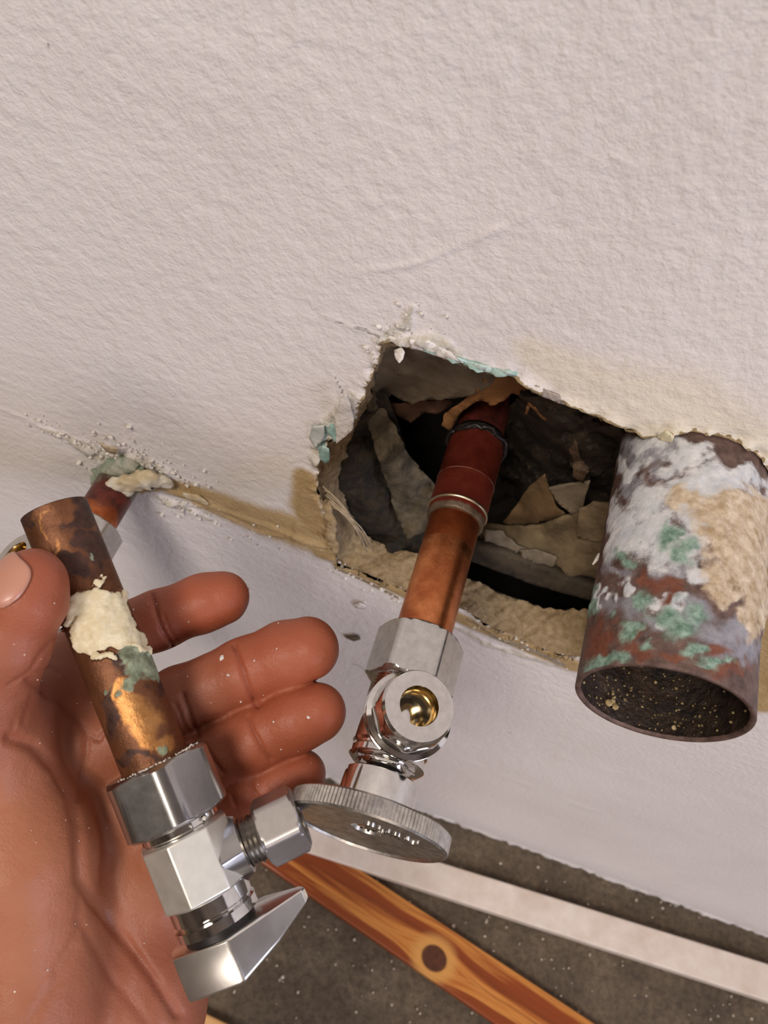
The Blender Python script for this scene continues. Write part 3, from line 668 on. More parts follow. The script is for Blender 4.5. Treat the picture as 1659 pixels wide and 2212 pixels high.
# ------------------------------------------------------------------ valves (local z = away from the wall along the pipe, local x = outlet)
def threads(r, z0, z1, pitch=.0009, depth=.0005):
    p = []; z = z0; k = 0; sg = 1 if z1 > z0 else -1
    while (z1 - z) * sg > 0:
        p.append((r if k % 2 else r - depth, z)); z += sg * pitch / 2; k += 1
    return [(r - depth - .001, z0)] + p + [(r - depth - .001, z1)]
def round_valve(root, X=0.0):
    """pieces of the angle valve seen on the wall: nut, threads, body, outlet, stem, wheel"""
    N = lambda n_, vf, m, sharp=32, par=root: mesh(n_, vf[0], vf[1], m, par, True, sharp)
    N('compression_nut', hexnut(.0110, .0515, .0675, 6, .0022, .62, math.radians(12), .0082), SATIN)
    N('thread', lathe(threads(.0099, .0670, .0735), 90), CHROME, 60)
    b = N('valve_body', lathe([(.0085, .0705), (.0098, .0720), (.0100, .0750), (.0100, .0850), (.0094, .0857), (.0094, .0863), (.0100, .0869), (.0100, .0884), (.0088, .0894), (.0062, .0897), (.0001, .0897)]), CHROME, 40)
    N('bonnet', hexnut(.0074, .0885, .0905, 6, .0008, .6, .3), CHROME)
    # outlet (towards +x), hexagonal neck with bored round face
    sh = lambda V: rotx(V) + np.array([0, 0, .0780])
    V, Fc = lathe([(.0085, .004), (.0098, .0060), (.0110, .0074), (.0112, .0082), (.0112, .0090), (.0107, .0093), (.0107, .0096), (.0112, .0099), (.0112, .0108), (.0100, .0113), (.0052, .0098), (.0052, .004)], 80, open0=True); N('outlet_collar', (sh(V), Fc), CHROME, 40)
    V, Fc = hexnut(.0093, .0105, .0190, 8, .0010, 1.6, math.radians(30), .0050, cham=(0, 1)); V = sh(V); N('outlet_neck', (V, Fc), CHROME)
    V, Fc = lathe([(.0049, .0172), (.0049, .0098), (.0046, .0096), (.0046, .0126), (.0050, .0172), (.0049, .0172)], 60)
    V, Fc = lathe([(.00505, .0189), (.00470, .0178), (.00470, .0150), (.0043, .0148), (.0043, .0128)], 60, open0=True); Fc.pop(); N('outlet_bore', (sh(V), Fc), BRASS, 40)
    V, Fc = lathe([(.0043, .0128), (.0043, .0060), (.0030, .0056), (.0029, .0020), (.0001, .0020)], 60, open0=True); N('inner_bore', (sh(V), Fc), chrome('shaded_bore', .22, .2, (1, .85, .6)), 40)  # deeper bore coloured dark to stand for shade in the hole
    V, Fc = lathe([(.0030, .0058), (.0036, .0064), (.0030, .0070), (.0026, .0064), (.0030, .0058)], 40); N('bore_seat', (sh(V), Fc), BRASS, 40)
    N('stem', lathe([(.0052, .0885), (.0052, .0945)]), BLACKFILL)
    # wheel
    N('hub', lathe([(.0090, .0920), (.0096, .0924), (.0097, .0940), (.0097, .1010)], 80), CHROME, 40)
    n = 260; t = np.linspace(0, 2*np.pi, n, endpoint=False); kn = .00028 * (np.arange(n) % 2)
    prof = [(r_, z_ + .0024, k_) for r_, z_, k_ in [(.0090, .0972, 0), (.0175, .0984, 0), (.0196, .0990, 0), (.02005, .0995, 1), (.02005, .1033, 1), (.0197, .1038, 0), (.0194, .1038, 0), (.0190, .1032, 0), (.0160, .1029, 0), (.0060, .1027, 0), (.0042, .1027, 0), (.0038, .1012, 0), (.0001, .1012, 0)]]
    rings = [np.stack([(r * 1.015 + kn * k) * np.cos(t), (r + kn * k) * np.sin(t), np.full(n, z)], 1) for r, z, k in prof]
    wv = mesh('hand_wheel', *loft(rings, cap0=False), chrome('brushed_wheel', .66, .30, (1, .96, .90), .3), root, True, 25)
    mesh('wheel_screw', *lathe([(.0029, .1034), (.0029, .1046), (.0024, .1049), (.0001, .1049)], 24), CHROME, wv)
    for q in range(4):
        a = q * math.pi / 2 + .4
        bx = box('screw_slot', (.0016 * math.cos(a), .0016 * math.sin(a), .1049), (.0006, .0006, .0004), BLACKFILL, wv)
    return wv
def supply():
    x, z = .0216, .3962
    o = empty('shutoff_valve', (x, 0, z), 'chrome shut-off valve with ribbed wheel hanging from the bright copper stub in the hole', 'valve')
    frame(o, (.010, -1, 0), (.095, 0, 1))
    V, Fc, T, Z, _ = cylgrid(-.10, .056, .00795, 160, 90)
    wq = V.copy(); n = fbm(V, 130, 3, 3)
    s = mesh('copper_pipe', V, Fc, CRED, o)
    attr(s, 'mask', np.stack([sstep(.018, .026, Z) * (.34 + .35 * n) + .5 * sstep(.0028, .0, abs(Z - .0225)), sstep(.004, -.002, Z) * .7, np.zeros_like(Z)], 1))
    # coupling
    r = .0093
    prof = [(.0079, -.024), (.0085, -.0245), (.0090, -.022), (r, -.018), (r, -.004), (r + .00012, -.0036), (r, -.0032), (r, .0055), (r - .0001, .0080)]
    Vc, Fcc = lathe(prof + [(r - .0003, .0112), (.0084, .0118), (.0079, .0117)], 96)
    nn = fbm(Vc, 260, 3, 6); Vc[:, :2] *= (1 + (nn[:, None] - .5) * .012)
    c_ = mesh('coupling', Vc, Fcc, layered('dark_red_coupling', ((.13, .018, .012), (.26, .045, .025)), [((.07, .045, .028), (.17, .125, .08), .45, .42, 1), ((.02, .015, .012), (.06, .05, .045), .1, .6, 1)], 260, .7, .55, .33, .0002, 120), o)
    zc = Vc[:, 2]; attr(c_, 'mask', np.stack([sstep(.0079, .0083, zc) * .85, sstep(-.019, -.021, zc) * .9, 0 * zc], 1))
    mesh('solder_ring', *lathe([(r, .0070), (r + .0003, .0072), (r + .00035, .0077), (r, .0081)], 90), chrome('solder', .7, .3, (1, .85, .6)), o)
    mesh('score_line', *lathe([(r - .0001, -.0039), (r + .00014, -.0037), (r - .0001, -.0035)], 90), simple('scratched_copper', (.62, .36, .28), rough=.4, bd=0), o)
    for i in range(7):
        a = 1.2 + .9 * i + random.uniform(-.3, .3)
        P = [((r + .0006 + .0007 * math.sin(5 * t)) * math.cos(a + t * 1.1), (r + .0006) * math.sin(a + t * 1.1), -.0205 + random.uniform(-.001, .001)) for t in np.linspace(0, 1, 7)]
        tube('burnt_wrap', P, .0007, BLACKFILL, o, 6)
    wv = round_valve(o)
    # embossed word on the wheel face
    cu = bpy.data.curves.new('lettering', 'FONT'); cu.body = 'TURN'; cu.size = .0050; cu.extrude = .0006; cu.offset = .0001; cu.align_x = 'CENTER'; cu.align_y = 'CENTER'; cu.space_character = 1.1
    t = bpy.data.objects.new('lettering', cu); COL.objects.link(t)
    dg = bpy.context.evaluated_depsgraph_get(); me = bpy.data.meshes.new_from_object(t.evaluated_get(dg)); bpy.data.objects.remove(t)
    me.materials.clear(); me.materials.append(CHROME)
    lt = bpy.data.objects.new('lettering', me); COL.objects.link(lt); lt.parent = wv
    # local frame of wheel: x = up(world z), y = -x world, z = out; letters read along world +x
    lt.matrix_local = Matrix.Translation((.0064, -.0042, .1052)) @ Matrix.Rotation(math.radians(-90), 4, 'Z')
    return o
supply()
def left_valve():
    x, z = -.1003, .3310
    o = empty('shutoff_valve', (x, 0, z), 'chrome shut-off valve behind the thumb, on the copper pipe leaving the cream putty', 'valve')
    frame(o, (0, -1, 0), (-.64, 0, .77))
    V, Fc, T, Z, _ = cylgrid(-.03, .036, .00795, 80, 60)
    s = mesh('copper_pipe', V, Fc, CRED, o); n = fbm(V, 160, 3, 9)
    attr(s, 'mask', np.stack([sstep(.008, .02, Z) * .45 + (n - .5) * .6, sstep(.030, .012, Z) * .75 + (n - .5) * .5, sstep(.016, .006, Z) * .6 + (n - .5) * .4], 1))
    sub = bpy.data.objects.new('valve_mechanism', None); COL.objects.link(sub)
    bpy.data.objects.remove(sub)
    b0 = set(bpy.data.objects)
    round_valve(o)
    for ob in set(bpy.data.objects) - b0:
        if ob.parent == o: ob.location.z = -.0275
    # corroded flange and putty where the pipe leaves the wall
    return o
lv = left_valve()
# cream putty round the pipe and along the joint (belongs to the wall)
PUTTY = layered('cream_putty', ((.52, .40, .22), (.72, .62, .44)), [((.70, .66, .54), (.84, .81, .74), 0, .8, 2), ((.36, .44, .32), (.55, .60, .48), 0, .8, 2)], 300, .8, 0, .85, .0009, 200)
def blobby(name, path, mat, parent, seed=1, n=28, flat=.6, amp=.35, mask=None):
    """lumpy putty bead: path of (px,py,y,r mm)"""
    P = np.array([pl(p[0], p[1], 1, p[2]) for p in path]); R = np.array([p[3] * .001 for p in path])
    t = np.linspace(0, len(P) - 1, len(P) * 9); PP = np.stack([np.interp(t, range(len(P)), P[:, k]) for k in range(3)], 1); RR = np.interp(t, range(len(P)), R)
    e = np.minimum(np.arange(len(t)), np.arange(len(t))[::-1]) / 5.; RR = RR * np.sqrt(np.clip(e * (2 - np.clip(e, 0, 1)), .02, 1))
    rings = []
    for i in range(len(PP)):
        T = PP[min(i + 1, len(PP) - 1)] - PP[max(i - 1, 0)]; T /= np.linalg.norm(T); A = np.cross(T, [0, 1, 0]); A /= np.linalg.norm(A); B = np.cross(T, A)
        a = np.linspace(0, 2 * np.pi, n, endpoint=False)[:, None]
        rings.append(PP[i] + RR[i] * (np.cos(a) * A + np.sin(a) * B * flat))
    V, Fc = loft(rings); ctr = np.repeat(PP, n, 0); d = V - ctr
    V = ctr + d * (1 + (fbm(V, 420, 3, seed) - .5)[:, None] * 2 * amp + (fbm(V, 160, 2, seed + 9) - .5)[:, None] * amp)
    o = mesh(name, V, Fc, mat, parent)
    nn = fbm(V, 140, 3, seed + 2); attr(o, 'mask', np.stack([nn * (mask or .9), nn * 0], 1)); return o
blobby('putty_bead', [(232,1060,-.010,3.2),(262,1045,-.008,3.8),(290,1040,-.0065,4.2),(325,1035,-.005,4.4),(352,1040,-.003,3.4),(372,1052,-.002,2.4)], PUTTY, wall, 3, amp=.5)
blobby('putty_bead', [(225,1050,-.008,3),(250,1075,-.0095,3.0),(262,1068,-.009,2.6),(285,1058,-.008,2.4)], PUTTY, wall, 5, amp=.55)
g = blobby('corroded_plaster', [(208,1052,-.003,2.5),(222,1030,-.003,3.4),(250,1010,-.0025,4.4),(285,1010,-.002,4.2),(305,1025,-.002,2.6)], layered('green_grey_plaster', ((.44, .44, .34), (.66, .64, .54)), [((.30, .37, .27), (.42, .48, .37), 0, .9, 1.5)], 420, 1.1, 0, .9, .0014, 300), wall, 7, amp=.7, mask=1.05)
blobby('plaster_bead', [(1420,935,-.0005,1.0),(1450,952,-.001,1.6),(1500,968,-.001,1.3),(1560,990,-.0012,1.9),(1600,1018,-.0012,1.7),(1640,1055,-.0012,2.0),(1690,1110,-.001,2.0)], layered('mixed_plaster', ((.56, .46, .28), (.74, .66, .50)), [((.66, .65, .66), (.80, .79, .80), 0, .8, 2), ((.3, .42, .36), (.5, .6, .54), 0, .8, 2)], 300, 1.2, 0, .85, .001, 200), wall, 15, amp=.75, flat=.8)
blobby('putty_bead', [(395,1068,-.001,1.6),(425,1075,-.0015,2.0),(450,1090,-.001,1.5)], PUTTY, wall, 11, flat=.5)
blobby('putty_bead', [(705,1080,-.0005,1.6),(712,1120,-.001,2.2),(716,1160,-.001,2.4),(722,1195,-.001,2.2)], simple('brown_compound', (.30, .20, .09), (.52, .39, .22), .85, 0, 200, .001), wall, 13, flat=.5, amp=.6)

# --- the old valve in the hand
HT = at(118, 1103, .1880); HN = at(336, 1648, .1815)
HZ = HN - HT; HZ /= np.linalg.norm(HZ)
def held():
    o = empty('removed_valve', HN, 'old chrome valve on a short putty-smeared copper pipe held in the hand', 'valve')
    view = ray(440, 1860); tgt = at(620, 1765, .1815) - at(440, 1850, .178)
    frame(o, HZ, tgt); m3 = np.array(o.matrix_world.to_3x3()); L = float(np.linalg.norm(HN - HT))
    V, Fc, T, Z, idx = cylgrid(-L, .004, .00795, 220, 150)
    W = V @ m3.T + HN; vis = ((V * [1, 1, 0]) @ m3.T * (CC - W)).sum(1) > -.2 * .00795 * .18
    gold = blobmask(W, [(285,1530,26,34),(310,1560,34,40),(270,1490,26,20),(340,1600,30,26),(240,1500,10,20),(100,1140,10,50),(130,1200,10,40)])
    gold[Z < -.04] *= .55
    dark = blobmask(W, [(170,1100,24,40),(200,1180,22,60),(60,1120,16,30),(160,1230,30,20),(205,1300,12,40),(250,1440,22,24),(180,1340,16,50),(240,1540,16,60),(290,1640,50,10),(350,1480,20,24)])
    green = blobmask(W, [(290,1420,34,24),(270,1440,22,18),(300,1460,26,22),(285,1480,20,16),(222,1502,6),(345,1618,12,14),(320,1440,20,30),(195,1210,5,10)])
    putty = blobmask(W, [(210,1280,22,18),(190,1320,34,26),(240,1320,44,34),(220,1370,44,26),(270,1360,34,34),(290,1400,22,20),(215,1410,22,16),(230,1425,12,12),(160,1335,16,20),(210,1250,10,10),(190,1380,20,26)])
    for a in (gold, dark, green, putty): a[~vis] = 0
    n = fbm(W, 420, 4, 12); n2 = fbm(W, 150, 3, 14); pm = sstep(.35, .6, putty + (n2 - .5) * .7)
    V[:, :2] *= (1 + (pm * (.0007 + .0013 * n) + sstep(.4, .7, green) * .0005 * n)[:, None] / .00795)
    m = layered('handled_copper', ((.11, .040, .018), (.24, .10, .045)), [((.42, .19, .06), (.60, .30, .11), .9, .33, 3), ((.035, .016, .012), (.10, .045, .03), .4, .5, 2.5), ((.09, .10, .055), (.34, .39, .27), 0, .8, 2), ((.60, .50, .30), (.78, .71, .52), 0, .8, 1)], 300, .6, .6, .4, .0003, 120)
    s = mesh('copper_pipe', V, Fc, m, o)
    attr(s, 'mask', np.stack([gold, dark, green], 1)); attr(s, 'mask2', np.stack([np.where(pm > .02, pm, 0)], 1))
    Vi, Fi, _, _, _ = cylgrid(-L, 0, .0070, 8, 60); mesh('pipe_inside', Vi, [f_[::-1] for f_ in Fi], CAVITY, o)
    mesh('pipe_lip', *lathe([(.00795, -L), (.0070, -L)], 150, None), m, o) if False else None
    V, Fc = loft([np.stack([r * np.cos(np.linspace(0, 6.2832, 61)[:-1]), r * np.sin(np.linspace(0, 6.2832, 61)[:-1]), np.full(60, -L - .0001)], 1) for r in (.00797, .0070)], cap0=False, cap1=False)
    mesh('pipe_lip', V, Fc, m, o)
    N = lambda n_, vf, mt, sharp=32: mesh(n_, vf[0], vf[1], mt, o, True, sharp)
    # angle that turns a flat towards the camera
    vloc = np.array(o.matrix_world.to_3x3().inverted() @ Vector(-view)); va = math.atan2(vloc[1], vloc[0])
    DCH = chrome('dark_reflection_chrome', .43, .24, (1, .97, .96), .06, .00008, .15)  # base colour darkened to imitate reflections of a dark room
    N('compression_nut', hexnut(.0118, -.0002, .0143, 6, .0010, .6, va + math.radians(28), .0082), DCH)
    N('collar', lathe([(.0078, .0120), (.0092, .0135), (.0092, .0160), (.0088, .0164), (.0088, .0175)], 80), CHROME, 40)
    # square-ish body with bevelled corners
    bw = .0101
    pts = []
    for k in range(4):
        a = va + math.radians(-2) + k * math.pi / 2
        for dlt in (-.43, .43): pts.append((bw / math.cos(.43) * math.cos(a + dlt), bw / math.cos(.43) * math.sin(a + dlt)))
    pts = np.array(pts) * .98
    rg = lambda z, s_: np.stack([pts[:, 0] * s_, pts[:, 1] * s_, np.full(8, z)], 1)
    ob = N('valve_body', loft([rg(.0168, .95), rg(.0171, 1), rg(.0312, 1), rg(.0315, .95)]), chrome('pale_body_chrome', .80, .46, (1, .985, .92), .04, .00005, .1)); 
    bv = ob.modifiers.new('b', 'BEVEL'); bv.width = .0004; bv.segments = 2; bv.limit_method = 'ANGLE'
    N('lower_collar', lathe([(a_, b_ - .0036) for a_, b_ in [(.0090, .0350), (.0095, .0354), (.0095, .0386), (.0090, .0390), (.0090, .0394), (.0098, .0398), (.0098, .0420), (.0090, .0424), (.0001, .0424)]], 80), CHROME, 40)
    sh = lambda V: rotx(V) + np.array([0, 0, .0256])
    # outlet flange + thread + nut
    V, Fc = hexnut(.0068, .0070, .0122, 4, .0004, .6, math.radians(45), cham=(0, 1)); N('outlet_flange', (sh(V), Fc), DCH)
    V, Fc = lathe(threads(.0060, .0120, .0185, .0011, .0006), 80); N('outlet_thread', (sh(V), Fc), chrome('dark_thread', .42, .25, (1, .93, .85), .3), 60)
    V, Fc = hexnut(.0073, .0160, .0262, 6, .0018, .62, math.radians(8), .0042); N('outlet_nut', (sh(V), Fc), chrome('grey_nut', .50, .36, (1, .95, .93), .06, .0001, .1))
    V, Fc = lathe([(.0042, .0258), (.0042, .018), (.0001, .018)], 40, open0=True); N('outlet_bore', (sh(V), Fc), BRASS)
    N('gap_shade_ring', lathe([(.0083, .0380), (.0083, .0404), (.0001, .0404)], 60), BLACKFILL)  # black ring stands for the shaded gap between collar and handle
    # tapered oval handle: outline in the (outlet, towards camera) plane
    ex = np.array([1., 0]); ey = np.array([math.cos(va), math.sin(va)]); ey = ey - ex * ey[0]; ey /= np.linalg.norm(ey)
    out = [(-12.5, -1), (-11.3, 4.6), (1.3, 9.6), (2.8, 9.5), (11.5, 5.4), (19.9, 1.4), (20.6, 0), (19.8, -2), (11, -8), (-2, -10), (-11, -7)]
    prof = lambda x: .0098 * (1 - max(0, (x + 1) / 20.) ** 1.6 * .62)
    O2 = np.array([ex * a + ey * b for a, b in out]) * .001; n = len(out)
    hh = np.array([prof(a) for a, b in out])
    z0 = .0402
    rings = [np.column_stack([O2 * .93, np.full(n, z0 + .0002)]), np.column_stack([O2, np.full(n, z0 + .0005)]), np.column_stack([O2, z0 + hh]), np.column_stack([O2 * .96, z0 + hh + .0007]), np.column_stack([O2 * .55, z0 + hh * .6 + .0056]), np.column_stack([O2 * .05, np.full(n, z0 + .0128)])]
    hd = N('oval_handle', loft(rings), chrome('handle_chrome', .82, .24, (1, .98, .94), .04, .00004, .1), 28); bv = hd.modifiers.new('b', 'BEVEL'); bv.width = .0005; bv.segments = 2; bv.limit_method = 'ANGLE'
    # plaster dust on the nut rim, a white crumb below it
    rr = np.random.RandomState(3); sp = []
    for i in range(90):
        a = va + rr.uniform(-1.3, .9); r = rr.uniform(.0090, .0112); sp.append(((r * math.cos(a), r * math.sin(a), -.0003), rr.uniform(.0001, .00035)))
    sp.append(((.0102 * math.cos(va - .55), .0102 * math.sin(va - .55), .0152), .0008)); sp.append(((.0100 * math.cos(va - .2), .0100 * math.sin(va - .2), .0153), .0004))
    crumbs('plaster_dust', sp, WHITEP, o, 4)
    return o
held()

# ------------------------------------------------------------------ things on the floor
def board(name, quad, h, mat, label, cat='board', z0=0, group=None):
    """quad: four pixels of the visible top outline, unprojected on the plane z=h"""
    P = [pl(p[0], p[1], 2, z0 + h) for p in quad]
    V = [tuple(p) for p in P] + [(p[0], p[1], z0 + .0002) for p in P]
    ctr = sum(np.array(p) for p in P) / 4
    o = mesh(name, V, [(3, 2, 1, 0), (4, 5, 6, 7), (0, 1, 5, 4), (1, 2, 6, 5), (2, 3, 7, 6), (3, 0, 4, 7)], mat, None, False)
    b = o.modifiers.new('b', 'BEVEL'); b.width = .0012; b.segments = 2
    return tag(o, label, cat, group)
def wood_material(A, B, Cn, knot=None, name='stained_pine', c=None):
    """grain along A->B in world; dark red and honey streaks with a knot"""
    m, nt, b = newmat(name)
    ang = math.atan2(B[1] - A[1], B[0] - A[0])
    tc = nd(nt, 'ShaderNodeTexCoord'); mp = nd(nt, 'ShaderNodeMapping', vector_type='TEXTURE'); mp.inputs['Location'].default_value = (knot[0], knot[1], 0); mp.inputs['Rotation'].default_value = (0, 0, ang)
    nt.links.new(tc.outputs['Object'], mp.inputs['Vector'])
    sx = nd(nt, 'ShaderNodeSeparateXYZ'); nt.links.new(mp.outputs[0], sx.inputs[0]); X, Y = sx.outputs[0], sx.outputs[1]
    # bend the grain round the knot: y' = y * (1 - g) with g gaussian in x
    g = mathn(nt, 'POWER', 2.718, mathn(nt, 'MULTIPLY', mathn(nt, 'POWER', mathn(nt, 'DIVIDE', mathn(nt, 'ABSOLUTE', X), .022), 2), -1))
    ay = mathn(nt, 'ABSOLUTE', Y); yy = mathn(nt, 'SUBTRACT', ay, mathn(nt, 'MULTIPLY', g, mathn(nt, 'MULTIPLY', .008, mathn(nt, 'POWER', 2.718, mathn(nt, 'MULTIPLY', ay, -60)))))
    sg = mathn(nt, 'SIGN', Y); y2 = mathn(nt, 'MULTIPLY', yy, sg)
    cx = nd(nt, 'ShaderNodeCombineXYZ'); nt.links.new(mathn(nt, 'MULTIPLY', X, .05), cx.inputs[0]); nt.links.new(y2, cx.inputs[1])
    n1 = nz(nt, 120, 4, .55, cx.outputs[0]); n2 = nz(nt, 700, 3, .6, cx.outputs[0])
    band = mathn(nt, 'ADD', mathn(nt, 'MULTIPLY', y2, 16), mathn(nt, 'MULTIPLY', mathn(nt, 'SUBTRACT', n1, .5), .6))
    band = mathn(nt, 'ADD', band, .34)
    c_ = c or [(0, (.23, .045, .008)), (.26, (.21, .038, .006)), (.33, (.60, .25, .055)), (.38, (.44, .14, .025)), (.44, (.17, .030, .005)), (.55, (.24, .045, .007)), (.63, (.58, .24, .05)), (1, (.68, .33, .09))]
    col = ramp(nt, band, c_)
    col = mix(nt, mathn(nt, 'MULTIPLY', n2, .25), col, (.30, .09, .015))
    # knot
    kd = mathn(nt, 'SQRT', mathn(nt, 'ADD', mathn(nt, 'POWER', mathn(nt, 'MULTIPLY', X, .85), 2), mathn(nt, 'POWER', Y, 2)))
    kf = nd(nt, 'ShaderNodeMapRange', interpolation_type='SMOOTHSTEP'); nt.links.new(kd, kf.inputs[0]); kf.inputs[1].default_value = .0085; kf.inputs[2].default_value = .0070
    if knot[2]:
        halo = nd(nt, 'ShaderNodeMapRange', interpolation_type='SMOOTHSTEP'); nt.links.new(kd, halo.inputs[0]); halo.inputs[1].default_value = .017; halo.inputs[2].default_value = .010
        col = mix(nt, mathn(nt, 'MULTIPLY', halo.outputs[0], .85), col, (.60, .30, .08))
        col = mix(nt, kf.outputs[0], col, ramp(nt, nz(nt, 300, 4), [(.3, (.055, .018, .008)), (.7, (.11, .035, .014))]))
    nt.links.new(col, b.inputs['Base Color']); b.inputs['Roughness'].default_value = .33
    b.inputs['Specular IOR Level'].default_value = .4
    bump(nt, b, n2, .0002)
    return m
h = .009
A, B = pl(665, 1804, 2, h), pl(1286, 2212, 2, h); K = pl(938, 2070, 2, h)
wm = wood_material(A, B, None, (K[0], K[1], 1))
def ext(p, q, t): return (p[0] + (q[0] - p[0]) * t, p[1] + (q[1] - p[1]) * t)
board('wooden_board', [ext((1286,2212),(665,1804),1.4), ext((665,1804),(1286,2212),1.35), ext((580,1874),(1070,2212),1.6), ext((1070,2212),(580,1874),1.4)], h, wm, 'honey and red stained pine board with a dark knot lying on the concrete')
wm2 = wood_material(A, B, None, (K[0] - .2, K[1] - .08, 0), 'light_pine', [(0, (.60, .33, .12)), (.5, (.70, .42, .18)), (1, (.62, .34, .12))])
board('wooden_board', [(396,2166), (520,2226), (420,2900), (290,2780)], h, wm2, 'pale pine board end at the bottom edge of the floor beside the palm')
wb = simple('chipped_white_gloss', (.60, .50, .42), (.74, .66, .59), .45, 0, 40, .0003, 180, 6)
board('baseboard_strip', [ext((1659,2082),(660,1772),1.3), ext((660,1772),(1659,2082),1.2), ext((765,1874),(1659,2163),1.22), ext((1659,2163),(765,1874),1.45)], .012, wb, 'removed off-white painted baseboard strip lying beside the wall', 'baseboard')
rr = np.random.RandomState(12); sp = []
for i in range(170):
    px_, py_ = rr.uniform(420, 1659), rr.uniform(1860, 2212); p = pl(px_, py_, 2, .0004); sp.append((p, rr.uniform(.0004, .0012)))
tag(crumbs('plaster_grit', sp, simple('pale_grit', (.45, .38, .30), (.62, .56, .48), .9, 0, 200, 0), None, 13), 'pale plaster grit scattered over the concrete floor', 'grit')

# ------------------------------------------------------------------ the hand
def seg(P, a, b, ra, rb):
    ba = b - a; L2 = ba @ ba; t = np.clip(((P - a) @ ba) / L2, 0, 1)
    d = P - a - t[:, None] * ba.astype(P.dtype)
    return np.sqrt((d * d).sum(1)) - (ra + t * (rb - ra))
def smin(a, b, k):
    h_ = np.maximum(k - np.abs(a - b), 0) / k; return np.minimum(a, b) - h_ * h_ * k * .25
def C3(px, py, d): return np.array(at(px, py, d))
CH_ = dict(
    index=[(480,1292,.2160,7.5),(440,1304,.2160,8.0),(345,1338,.2150,8.1),(215,1385,.2130,8.6),(95,1490,.2060,9.4)],
    middle=[(664,1400,.2060,8.3),(615,1416,.2065,8.9),(530,1450,.2070,9.0),(390,1515,.2080,9.2),(205,1605,.2050,10.)],
    ring=[(684,1540,.2035,7.7),(640,1554,.2035,8.3),(555,1592,.2045,8.6),(430,1658,.2050,9.2),(290,1740,.2060,10.)],
    pinky=[(650,1674,.2045,6.4),(612,1688,.2045,7.0),(545,1720,.2040,7.5),(465,1775,.2030,7.6),(370,1840,.2040,9.)],
    thumb=[(72,1256,.1700,7.2),(58,1292,.1700,8.7),(12,1385,.1715,9.6),(-35,1500,.1760,11.),(-20,1640,.1830,13)])
PALM = [((95,1490,.2070,10.),(205,1605,.2125,11.)), ((205,1605,.2125,11.),(290,1740,.2140,11.)), ((290,1740,.2140,11.),(355,1850,.2090,10.)),
        ((95,1490,.2060,10.),(60,1800,.1990,13.)), ((205,1605,.2150,11.),(150,2000,.2150,13.)), ((290,1740,.2160,11.),(240,2100,.2150,14.)),
        ((355,1850,.2090,10.),(300,2180,.2020,15.)), ((300,2160,.2020,15.),(240,2500,.2030,16.)), ((100,2000,.2030,19.),(80,2500,.2050,20.)), ((180,2500,.2060,21.),(60,3300,.2250,26.))]
THEN = [((-20,1640,.1860,14.),(40,1850,.1860,17.)), ((40,1850,.1860,17.),(70,2150,.1880,18.)), ((70,2150,.1880,18.),(100,2500,.1960,18.)), ((-20,1560,.1830,11.),(100,1500,.2010,8.5))]
def sdf(P):
    P = P.astype(np.float32)
    mk = lambda l: [(C3(*a[:3]).astype(np.float32), C3(*b[:3]).astype(np.float32), a[3] * .001, b[3] * .001) for a, b in l]
    palm = None
    for s_ in mk(PALM):
        d = seg(P, *s_); palm = d if palm is None else smin(palm, d, .012)
    th = None
    for s_ in mk(THEN):
        d = seg(P, *s_); th = d if th is None else smin(th, d, .006)
    palm = smin(palm, th, .005)
    fing = None
    for nme, ch in CH_.items():
        f = None
        for a, b in zip(ch[:-1], ch[1:]):
            d = seg(P, C3(*a[:3]).astype(np.float32), C3(*b[:3]).astype(np.float32), a[3] * .001, b[3] * .001)
            f = d if f is None else smin(f, d, .0022)
        if nme == 'thumb': palm = smin(palm, f, .004)
        else: fing = f if fing is None else smin(fing, f, .0013)
    return smin(palm, fing, .0035)
